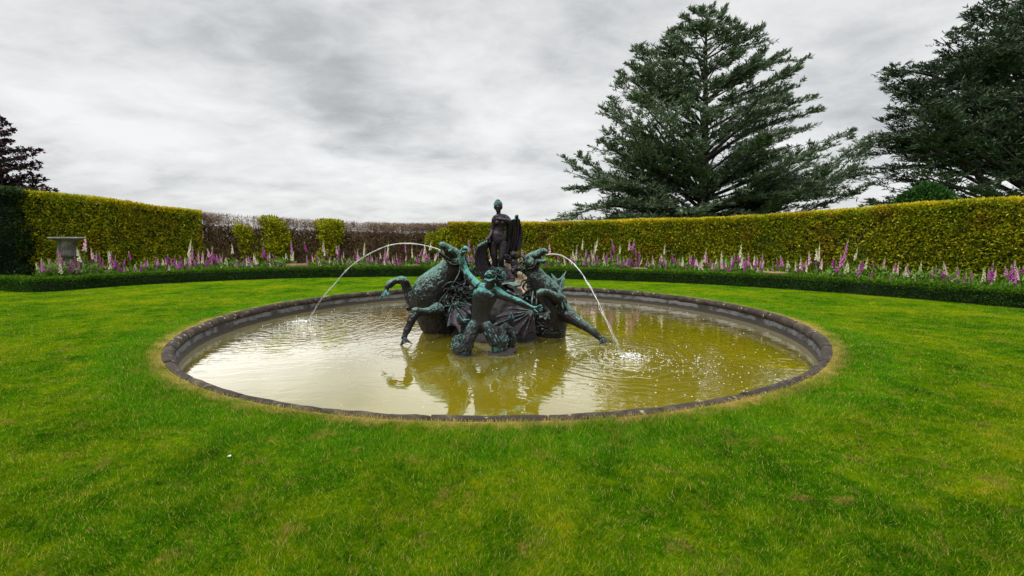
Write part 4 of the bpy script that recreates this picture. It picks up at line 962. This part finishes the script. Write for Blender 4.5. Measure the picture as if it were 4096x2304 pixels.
# --- merman
TAIL1 = [(885, 1060, 8.1, 50), (866, 1090, 8.0, 58), (838, 1140, 7.95, 60), (812, 1200, 7.88, 58), (798, 1260, 7.85, 56), (765, 1295, 7.9, 52), (728, 1270, 8.0, 50), (722, 1215, 8.1, 44), (760, 1175, 8.2, 34)]
TAIL2 = [(940, 1060, 8.1, 48), (964, 1095, 8.0, 56), (1000, 1150, 7.95, 56), (1035, 1210, 7.92, 52), (1075, 1235, 7.98, 46), (1108, 1190, 8.1, 40), (1090, 1120, 8.25, 36), (1130, 1100, 8.3, 36), (1170, 1150, 8.3, 40), (1175, 1200, 8.3, 34), (1160, 1300, 8.3, 30)]
tb = S(900, 1330, 8.0); tb.z = WZ
tm = empty('merman_statue', tb, 'green bronze merman with arms flung wide and two curling fish tails, in front', 'statue')
b = MB()
ctube(b, [(912, 1095, 8.05, 62), (914, 1070, 8.05, 76), (917, 1030, 8.05, 74), (918, 970, 8.05, 72), (930, 910, 8.05, 82), (946, 850, 8.05, 97), (964, 800, 8.05, 92), (975, 775, 8.05, 60)], 16, .68, 36)
for T_ in (TAIL1, TAIL2): ctube(b, [(p[0], p[1], p[2], p[3] * (1.12 if k_ == 0 else .94)) for k_, p in enumerate(T_[:4])], 16, .9, 24)
ctube(b, [(880, 752, 8.05, 36), (930, 775, 8.05, 48), (975, 785, 8.05, 50), (1030, 795, 8.05, 46), (1070, 812, 8.05, 38)], 12, .85)
cball(b, 918, 825, 7.985, 40, 1.1, .6, .8, .2); cball(b, 992, 842, 7.985, 40, 1.1, .6, .8, .2)
for (u, v_) in ((905, 920), (940, 925), (900, 965), (934, 970)): cball(b, u, v_, 7.98, 22, 1, .5, 1)
ctube(b, [(972, 790, 8.05, 40), (985, 755, 8.02, 36), (998, 725, 8.0, 36), (1010, 700, 8.0, 34)], 12, .95)
cball(b, 1022, 672, 8.0, 47, 1.05, .82, .95, -.3); ctube(b, [(1012, 690, 8.0, 36), (988, 684, 7.98, 30), (974, 682, 7.97, 22), (968, 684, 7.97, 15)], 10, .85)
cball(b, 975, 665, 7.96, 26, 1, .8, 1); ctube(b, [(990, 634, 7.96, 14), (976, 643, 7.95, 12), (968, 652, 7.95, 9), (957, 663, 7.94, 8), (955, 667, 7.94, 7)], 8); ctube(b, [(985, 650, 7.9, 8), (1002, 650, 7.88, 7)], 6); cball(b, 988, 668, 7.965, 33, 1, .82, 1.1, -.4)       # brow to nose
ctube(b, [(970, 676, 7.94, 8), (958, 677, 7.94, 6)], 6); ctube(b, [(968, 690, 7.95, 8), (955, 689, 7.95, 6)], 6); cball(b, 957, 702, 7.96, 14); ctube(b, [(958, 702, 7.95, 13), (985, 712, 7.93, 14), (1018, 702, 7.92, 14)], 8); cball(b, 1036, 690, 7.86, 9, .6, .6, 1.1)
ctube(b, [(892, 752, 8.05, 40), (868, 728, 8.08, 37), (835, 690, 8.12, 31), (805, 650, 8.15, 28), (785, 615, 8.18, 29), (772, 575, 8.18, 29), (764, 535, 8.15, 23), (760, 500, 8.12, 17), (765, 478, 8.1, 18)], 12, 1, 40)
cball(b, 778, 458, 8.08, 24, 1, .7, 1.1)
for i, (a, c) in enumerate((((768, 448), (776, 430)), ((778, 442), (788, 426)), ((788, 442), (799, 430)), ((795, 452), (806, 442)))): 
    ctube(b, [(a[0], a[1], 8.05, 8), (c[0], c[1], 8.0, 7.5), (c[0] + 6, c[1] + 10, 7.95, 7), (c[0] + 1, c[1] + 20, 7.96, 6)], 6)
ctube(b, [(765, 468, 8.03, 8), (780, 470, 7.97, 7), (792, 463, 7.95, 6)], 6)
ctube(b, [(1050, 805, 8.05, 42), (1085, 825, 8.03, 40), (1130, 846, 8.0, 31), (1180, 864, 7.98, 28), (1215, 878, 7.97, 30), (1260, 898, 7.97, 26), (1305, 918, 7.98, 20), (1338, 932, 7.98, 16), (1360, 938, 7.98, 18)], 12, .95, 40)
cball(b, 1372, 940, 7.98, 20, 1.25, .6, .9, .1)
for (a, c, e) in (((1390, 926), (1408, 914), (1422, 916)), ((1395, 934), (1415, 928), (1428, 936)), ((1394, 944), (1414, 944), (1428, 956)), ((1388, 950), (1404, 956), (1416, 966))): ctube(b, [(a[0] - 14, a[1] + 2, 7.98, 8), (a[0], a[1], 7.97, 7.5), (c[0], c[1], 7.95, 6.5), (e[0], e[1], 7.94, 5)], 6)
ctube(b, [(1362, 950, 7.93, 8), (1378, 966, 7.88, 7), (1392, 972, 7.86, 5)], 6)
o = b.build('body', M['bronze_teal'], tm); sculpt(o, .0065, 3, [('CLOUDS', .06, .006)])
hm = MB(); g_h = np.random.default_rng(8)
for i in range(120):
    a = g_h.uniform(-1.3, 2.7); e = g_h.uniform(-.9, 1.0); c0 = np.array(S(1040, 668, 8.02)); dirv = np.array([math.cos(e) * math.sin(a), -math.cos(e) * math.cos(a) * .9, math.sin(e)])
    if dirv[0] < -.25 and dirv[2] < .55: continue
    p = c0 + dirv * .095 * np.array([1.05, 1, 1.05]); d = unit(np.array([.8, 0, -.25]) + dirv * .5 + g_h.normal(0, .4, 3)); P = [p]; ph = g_h.random() * 6
    for j in range(6): ph += .9; d = unit(d + .5 * np.array([math.cos(ph), math.sin(ph) * .6, math.sin(ph)])); P.append(P[-1] + d * .017)
    hm.tube(np.array(P), np.linspace(.020, .008, 7), 6)
hm.ball(S(1046, 670, 8.04), (.098, .085, .10)); ctube(hm, [(1060, 700, 8.05, 30), (1068, 740, 8.08, 24), (1072, 775, 8.1, 12)], 8)
sculpt(hm.build('hair', M['bronze_fur'], tm), .0065, 1)
def tail(name, pts):
    pts = [(p[0], p[1], p[2], p[3] * .9) for p in pts]; b = MB(); ctube(b, pts[2:], 14, .95, 48)
    g = np.random.default_rng(int(pts[0][0])); P, r = chain(pts, 60)
    for i in range(150):
        j = g.integers(9, 56); tt = unit(P[j + 1] - P[j - 1]); o_ = unit(g.normal(0, 1, 3)); o_ = unit(o_ - tt * (o_ @ tt)); o_[1] = -abs(o_[1]); c = P[j] + o_ * r[j] * .86; q = c + tt * g.uniform(.05, .10) + o_ * .012
        b.tube(crom([c, (c + q) / 2 + o_ * .010, q], 5), np.array([.013, .016, .013, .009, .004]), 5)
    return sculpt(b.build(name, M['bronze_fur'], tm), .008, 2)
tail('fish_tail', TAIL1)
tail('fish_tail', TAIL2)
b = MB(); ctube(b, [(800, 1230, 7.88, 46), (790, 1300, 7.86, 50), (780, 1345, 7.86, 40)], 12); ctube(b, [(1050, 1210, 7.95, 42), (1052, 1275, 7.95, 46), (1060, 1330, 7.95, 36)], 12)
b.build('tail_coils', M['bronze_fur'], tm); 
ff = MB()
for pts in ([(790, 1060, 8.3, 16), (755, 1055, 8.3, 26), (735, 1020, 8.3, 20), (730, 985, 8.3, 6)], [(820, 1035, 8.3, 8), (780, 1045, 8.3, 14), (750, 1060, 8.3, 18)]): ctube(ff, pts, 8, .5)
ff.build('tail_fluke', M['bronze_teal'], tm)
ff = MB()
for pts in ([(1150, 1110, 8.4, 8), (1165, 1075, 8.4, 18), (1168, 1020, 8.4, 24), (1168, 975, 8.4, 5)], [(1160, 1085, 8.4, 10), (1200, 1050, 8.4, 11), (1225, 1035, 8.4, 4)]): ctube(ff, pts, 8, .4)
ff.build('tail_fluke', M['bronze_teal'], tm)

# --- woman
DV = 10.75
vb = S(1085, 730, DV)
wm = empty('woman_statue', vb, 'dark bronze nude woman standing above the others, one arm across her breast', 'statue')
b = MB()
ctube(b, [(1062, 400, DV, 58), (1060, 370, DV, 64), (1060, 335, DV, 57), (1068, 300, DV, 43), (1076, 272, DV, 39), (1080, 240, DV, 47), (1078, 205, DV, 50), (1072, 180, DV, 34)], 16, .68, 36)
ctube(b, [(1028, 200, DV, 22), (1050, 188, DV, 27), (1080, 184, DV, 28), (1110, 184, DV, 26), (1130, 190, DV, 24)], 10, .85)
ctube(b, [(1068, 190, DV, 20), (1065, 160, DV, 17), (1063, 130, DV, 18)], 10)
cball(b, 1061, 96, DV, 30, 1, .98, 1.35); cball(b, 1060, 122, DV - .02, 20, 1, .9, 1.1); cball(b, 1058, 143, DV - .03, 10); ctube(b, [(1059, 92, DV - .10, 4), (1058, 112, DV - .125, 5), (1058, 116, DV - .12, 6)], 6)
cball(b, 1049, 98, DV - .085, 5, 1.4, .7, .8); cball(b, 1070, 98, DV - .085, 5, 1.4, .7, .8); cball(b, 1058, 128, DV - .10, 7, 1.3, .6, .6)
cball(b, 1052, 232, DV - .06, 20); cball(b, 1100, 232, DV - .06, 19); cball(b, 1060, 345, DV - .055, 44, 1, .5, 1)
ctube(b, [(1026, 395, DV, 36), (1020, 440, DV, 35), (1026, 500, DV - .02, 29), (1036, 550, DV - .02, 23), (1038, 600, DV, 23), (1050, 660, DV, 18), (1052, 710, DV, 15), (1045, 725, DV - .05, 13)], 12, 1, 30)
ctube(b, [(1098, 395, DV, 36), (1100, 440, DV - .03, 34), (1092, 500, DV - .08, 29), (1084, 545, DV - .1, 24), (1092, 600, DV - .04, 23), (1088, 650, DV, 19), (1094, 695, DV, 15), (1104, 718, DV - .06, 13)], 12, 1, 30)
ctube(b, [(1130, 192, DV, 24), (1148, 208, DV - .02, 20), (1152, 222, DV - .08, 18), (1130, 212, DV - .18, 17), (1095, 204, DV - .22, 14), (1068, 200, DV - .22, 11), (1050, 196, DV - .21, 12)], 10, 1, 30)
for i in range(4): ctube(b, [(1052, 190 + i * 5, DV - .22, 4.5), (1042, 192 + i * 5, DV - .225, 4), (1036, 198 + i * 4, DV - .21, 3.5)], 5)
ctube(b, [(1028, 200, DV, 21), (1020, 240, DV, 17), (1012, 290, DV - .02, 15), (1002, 325, DV - .08, 14), (985, 355, DV - .14, 11), (972, 370, DV - .16, 11)], 10, 1, 30)
for i in range(4): ctube(b, [(974, 366 + i * 4, DV - .16, 4), (962, 370 + i * 5, DV - .17, 4), (950, 378 + i * 5, DV - .17, 3)], 5)
o = b.build('body', M['bronze_dark'], wm); sculpt(o, .007, 3, [('CLOUDS', .08, .003)])
b = MB(); cball(b, 1061, 80, DV + .03, 33, 1.02, 1.05, .95); cball(b, 1058, 52, DV + .04, 20, 1, 1, .8)
gg = random.Random(3)
for i in range(60):
    a = gg.uniform(0, 2 * math.pi); z = gg.uniform(0, 1); c = np.array(S(1061, 84 - 26 * z, DV + .02)); rr_ = .095 * (1 - .25 * z); p = c + np.array([math.cos(a) * rr_, math.sin(a) * rr_, 0]); b.ball(p, .014, nu=6, nv=5)
for s_ in (-1, 1): cball(b, 1061 + s_ * 28, 100, DV - .01, 12, .7, 1, 1.4)
b.build('hair', M['bronze_dark'], wm)
sheet('cloak', [[(1125, 205, DV + .05), (1165, 206, DV + .08), (1195, 196, DV + .1), (1213, 162, DV + .15), (1226, 190, DV + .18), (1246, 215, DV + .2)],
                [(1128, 260, DV + .08), (1175, 270, DV + .12), (1225, 270, DV + .18), (1265, 300, DV + .2)],
                [(1125, 350, DV + .1), (1165, 360, DV + .15), (1210, 370, DV + .2), (1262, 375, DV + .2)],
                [(1115, 440, DV + .1), (1150, 445, DV + .15), (1185, 450, DV + .2), (1252, 425, DV + .2)],
                [(1105, 490, DV + .1), (1140, 500, DV + .15), (1180, 498, DV + .2), (1218, 470, DV + .2)]], M['bronze_dark'], wm, 90, 34, .040, 4, .02, 2)
sheet('drapery', [[(1000, 335, DV - .05), (985, 400, DV), (975, 440, DV + .02), (975, 500, DV + .05), (1000, 570, DV + .05), (1045, 610, DV)],
                  [(975, 365, DV - .14), (940, 420, DV - .1), (925, 480, DV - .05), (930, 560, DV), (965, 620, DV), (1030, 660, DV - .05)],
                  [(955, 380, DV - .16), (905, 430, DV - .12), (888, 500, DV - .08), (905, 590, DV - .05), (945, 660, DV - .05), (1020, 690, DV - .1)],
                  [(940, 380, DV - .1), (880, 440, DV - .1), (870, 500, DV - .05), (882, 600, DV), (925, 690, DV), (1000, 715, DV - .05)]], M['bronze_dark'], wm, 70, 40, .022, 3, .022, 5, taper=(1, 1))
b = MB()
for i in range(9):      # long fold ridges following the sweep of the drapery
    f = i / 8; pts = [(965 - 60 * f, 385 + 35 * f, DV - .16), (955 - 72 * f, 450 + 30 * f, DV - .12), (948 - 70 * f, 520 + 20 * f, DV - .1), (970 - 72 * f, 600 + 20 * f, DV - .1), (1020 - 75 * f, 655 + 35 * f, DV - .12)]
    ctube(b, [p + (6 if i % 2 else 14,) for p in pts], 8, 1.2, 24)
b.build('drapery_folds', M['bronze_dark'], wm)
b = MB()
for i in range(14):
    f = i / 13; ctube(b, [(1075 + 60 * f, 560 + 70 * f, DV - .05, 16), (1100 + 60 * f, 640 + 30 * f, DV - .1, 22), (1130 + 60 * f, 700 + 5 * f, DV - .15, 20)], 8)
cball(b, 1130, 660, DV, 60, 1, .6, .9); cball(b, 1060, 700, DV, 60, 1.4, .6, .5)
sculpt(b.build('drapery_train', M['bronze_dark'], wm), .014, 2, [('CLOUDS', .09, .03)])

# --- cherub
DC = 10.4
cb = empty('cherub_statue', S(1230, 640, DC), 'small dark bronze cherub clambering beside the standing woman', 'statue')
b = MB()
ctube(b, [(1188, 545, DC, 30), (1198, 575, DC, 34), (1215, 605, DC, 30)], 12, .85); ctube(b, [(1170, 520, DC, 20), (1210, 518, DC, 22)], 8); cball(b, 1186, 495, DC - .04, 25, 1, 1, 1.05); ctube(b, [(1187, 530, DC, 14), (1186, 510, DC, 13)], 8)
ctube(b, [(1208, 522, DC, 14), (1225, 515, DC - .05, 12), (1240, 500, DC - .08, 9), (1250, 492, DC - .1, 9)], 8); ctube(b, [(1168, 522, DC, 14), (1145, 535, DC - .08, 12), (1128, 515, DC - .12, 9), (1118, 498, DC - .12, 9)], 8)
for i in range(3): ctube(b, [(1248, 494 + 4 * i, DC - .1, 4), (1256, 488 + 5 * i, DC - .11, 3)], 5)
ctube(b, [(1205, 600, DC, 24), (1235, 612, DC - .12, 20), (1258, 625, DC - .05, 15), (1285, 650, DC, 11), (1292, 660, DC, 10)], 10); ctube(b, [(1195, 600, DC, 24), (1185, 630, DC - .12, 19), (1205, 655, DC - .05, 14), (1215, 680, DC, 10)], 10)
cball(b, 1178, 496, DC - .16, 5); 
sculpt(b.build('body', M['bronze_dark'], cb), .0085, 3)
b = MB(); cball(b, 1188, 488, DC - .01, 26, 1.03, 1.05, .9); sculpt(b.build('hair', M['bronze_dark'], cb), .009, 1, [('STUCCI', .03, .02)])
fan('wing', (1190, 540, DC + .1), [(1130, 490, DC + .3), (1108, 530, DC + .32), (1120, 565, DC + .3), (1150, 575, DC + .25)], M['bronze_dark'], cb, .015, .1)

# --- shell, lobster-like shell creature, rock plinth
sh = empty('scallop_shell', S(1150, 770, 9.6), 'flat bronze scallop shell below the standing woman', 'shell')
b = MB(); c0 = np.array(S(1090, 735, 9.6)); G = np.empty((10, 41, 3))
for i in range(10):
    for j in range(41):
        a = -1.15 + 2.0 * j / 40; r = i / 9 * (.40 + .012 * math.cos(j * math.pi / 2)); G[i, j] = c0 + [r * math.cos(a), -r * math.sin(a) * .75 - .05, -.10 * r + .05 * math.sin(i / 9 * 2.6) + .008 * math.cos(j * math.pi / 2) * i / 9]
b.grid(G); o = b.build('shell', M['bronze_horse'], sh); o.name = 'shell_disc'; q = o.modifiers.new('thickness', 'SOLIDIFY'); q.thickness = .03
b = MB(); ctube(b, [(1085, 760, 9.75, 60), (1130, 785, 9.7, 30), (1180, 795, 9.65, 20)], 8); b.build('shell_hinge', M['bronze_dark'], sh)
cr = MB(); 
for i in range(9): f = i / 8; cball(cr, 1150 + 62 * f, 805 + 32 * f, 9.2, 19 - 7 * f, .55, .8, 1.1, -.5)
ctube(cr, [(1140, 800, 9.2, 14), (1215, 840, 9.2, 8)], 8); ctube(cr, [(1205, 840, 9.2, 5), (1225, 825, 9.15, 8), (1228, 845, 9.15, 7)], 6)
o = sculpt(cr.build('shellfish', M['bronze_horse']), .008, 1); tag(o, 'ribbed bronze shellfish under the scallop shell', 'shellfish')
# rocks that carry the figures
rk = MB(); gr = np.random.default_rng(4)
def rock(u, v_, D, r, s=(1, 1, 1)):
    c = np.array(S(u, v_, D)); q = RR(r, D); n0 = len(rk.v); rk.ball(c, (q * s[0], q * s[1], q * s[2]), nu=12, nv=8); A = rk.v[-1]; rk.v[-1] = c + (A - c) * (.8 + .5 * vnoise(A + gr.random() * 9, 5, 3))[:, None]
for a in [(1060, 860, 10.6, 190, (1.5, 1, .9)), (1150, 800, 10.7, 120, (1.2, 1, 1)), (980, 760, 10.8, 70, (1.1, 1, .8)), (930, 1000, 10.2, 170, (1.4, 1, 1)), (1150, 1000, 10.2, 190, (1.4, 1, 1)), (1090, 1200, 9.6, 200, (1.9, 1.6, .7)), (1250, 1200, 9.2, 110, (1.6, 1.2, .35)), (870, 1150, 9.8, 150, (1.3, 1, .8)),
          (930, 1330, 8.35, 150, (1.5, 1.3, .25)), (1150, 1290, 8.6, 80, (1.2, 1, .4)), (1010, 1200, 9.0, 140, (1.2, .8, .55)), (1090, 980, 9.6, 130, (1, .8, 1.1)), (620, 1270, 9.95, 120, (1.2, 1, .6)), (1480, 1310, 9.5, 110, (1.1, 1, .6))]: rock(*a)
rs = empty('rock_plinth', tuple(Vector((S(1050, 1200, 9.6).x, 9.6, -.7))), 'rough dark brown rock plinth carrying the bronze figures', 'rock')
sculpt(rk.build('rock_mass', M['rock'], rs), .025, 1, [('CLOUDS', .12, .07)])
rk = MB()
for a in [(785, 1345, 7.83, 62, (1.3, 1.2, .35)), (1075, 1325, 7.95, 70, (1.4, 1.1, .42)), (1150, 1290, 8.05, 45, (1.4, 1, .45))]: rock(*a)
sculpt(rk.build('rock_foot', M['rock'], rs), .018, 1, [('CLOUDS', .08, .03)])
rk = MB()
for a in [(1245, 690, 10.6, 50, (.9, 1, 1.2)), (1240, 760, 10.5, 62, (1.1, 1, .9)), (1265, 820, 10.4, 62, (1, 1, .7)), (1150, 640, 10.9, 55, (.8, .8, 1.5)), (1150, 570, 10.95, 34, (.8, .8, 1)), (1290, 730, 10.6, 40, (.8, 1, 1.1))]: rock(*a)
sculpt(rk.build('wet_pale_rock', M['pale_rock'], rs), .018, 1, [('CLOUDS', .1, .05)])
rk = MB()
for a in [(830, 755, 10.8, 48, (1.3, 1, .35)), (900, 760, 10.9, 50, (1.4, 1, .4))]: rock(*a)
sculpt(rk.build('wet_pale_rock', M['pale_rock'], rs), .018, 1, [('CLOUDS', .1, .05)])
#, -.5), (.62, -.27), (.60, -.22), (.55, -.24), (.5, -.27), (0, -.28)], (S(640, 1150, 10).x, 9.95, 0), 28); b.lathe([(0, -.5), (.40, -.5), (.40, -.29), (.37, -.24), (.3, -.27), (0, -.28)], (S(1500, 1190, 9.55).x, 9.5, 0), 28)


# ------------------------------------------------------------------ jets and splashes
def jet(label, pts, land, seed, r0=.0075):
    g = np.random.default_rng(seed); P = np.array([list(p) for p in pts]); C = crom(P, 90); f = np.linspace(0, 1, 90)
    root = empty('water_jet', pts[0], label, 'water jet', 'water jets spouted by the horses')
    b = MB()
    for s_ in range(4):
        off = np.zeros((90, 3)); 
        for kx in range(3): off[:, kx] = np.interp(f, np.linspace(0, 1, 24), g.normal(0, 1, 24)) * (.003 + .016 * f ** 1.3)
        r = r0 * (.8 - .55 * f) * (.75 + .5 * g.random(90)); Q = C + off; j = 0
        while j < 88:
            L = 90 if f[j] < .22 else int(g.integers(6, 22)); e = min(90, j + L)
            if e - j > 3:
                rr_ = r[j:e].copy(); rr_[-1] *= .3; rr_[0] *= .5 if j else 1; b.tube(Q[j:e], rr_, 6)
            j = e + (0 if s_ < 2 and f[min(e, 89)] < .5 else int(g.integers(1, 4 + int(9 * f[min(e, 89)]))))
    b.build('stream', M['jet'], root)
    b = MB()
    for i in range(220):
        q = g.random() ** .7; k_ = int(q * 89); p = C[k_] + g.normal(0, .006 + .03 * q ** 1.5, 3) + [0, 0, -abs(g.normal(0, .03)) * q]; b.ball(p, g.uniform(.002, .0055), nu=5, nv=4)
    b.build('droplets', M['jet'], root)
    b = MB()
    for i in range(200):
        a = g.random() * 6.28; r = abs(g.normal(0, .15)); z = abs(g.normal(0, .045)) * math.exp(-r * 4); b.ball((land.x + r * math.cos(a) * 1.3, land.y + r * math.sin(a), WZ + z + .004), (g.uniform(.005, .017),) * 2 + (g.uniform(.003, .009),), nu=6, nv=4)
    b.build('splash', M['foam'], root)
def Z7(u, v_, D): return at((900 + u / 2.576) / 4, (820 + v_ / 2.576) / 4, D)
p1 = [(2222, 466, 9.25), (2140, 436, 9.3), (2050, 414, 9.35), (1900, 396, 9.45), (1750, 403, 9.6), (1600, 447, 9.75), (1450, 522, 9.9), (1300, 632, 10.05), (1180, 752, 10.2), (1080, 862, 10.3), (1000, 962, 10.4), (930, 1070, 10.5), (885, 1150, 10.55)]
jet('thin water jet arching far to the left from the left horse mouth', [Z7(p[0], p[1], p[2] - .42 + .42 * (p[2] - 9.25) / 1.3) for p in p1] + [JET1 + Vector((.06, 0, .0))], JET1 - Vector((.12, 0, 0)), 1)
p2 = [(1458, 494, 8.88), (1500, 489, 8.75), (1545, 491, 8.65), (1610, 512, 8.5), (1680, 566, 8.35), (1750, 645, 8.2), (1810, 738, 8.05), (1868, 845, 7.9), (1920, 950, 7.75), (1970, 1062, 7.6), (2018, 1170, 7.5), (2060, 1270, 7.42)]
jet('thin water jet falling to the right from the right horse mouth', [S(*p) for p in p2] + [JET2 + Vector((-.04, 0, 0))], JET2 + Vector((.05, 0, 0)), 2)
b = MB(); g = np.random.default_rng(9); cnt = 0
while cnt < 520:
    a = g.random() * 6.28; r = math.sqrt(g.random()) * (PR - .3); x, y = POOL.x + r * math.cos(a), POOL.y + r * math.sin(a)
    if g.random() < .45: x, y = JET2.x + g.normal(.5, .8), JET2.y + g.normal(-.3, .7)
    if math.hypot(x - POOL.x, y - POOL.y) > PR - .3: continue
    s_ = g.uniform(.004, .012); b.ball((x, y, WZ + .002), (s_, s_, .003), nu=6, nv=3); cnt += 1
tag(b.build('floating_bubbles', M['foam']), kind='stuff', label='white bubbles and specks floating on the pool')
# one pale petal on the lawn
p = grd(229, 461.5); b = MB(); b.grid(np.array([[(p.x - .013, p.y, .036), (p.x - .012, p.y + .015, .036)], [(p.x, p.y - .005, .041), (p.x, p.y + .02, .041)], [(p.x + .016, p.y, .038), (p.x + .012, p.y + .013, .043)]]))
o = b.build('petal', M['petal']); q = o.modifiers.new('thickness', 'SOLIDIFY'); q.thickness = .002; tag(o, 'single pale fallen petal lying on the front lawn', 'petal')
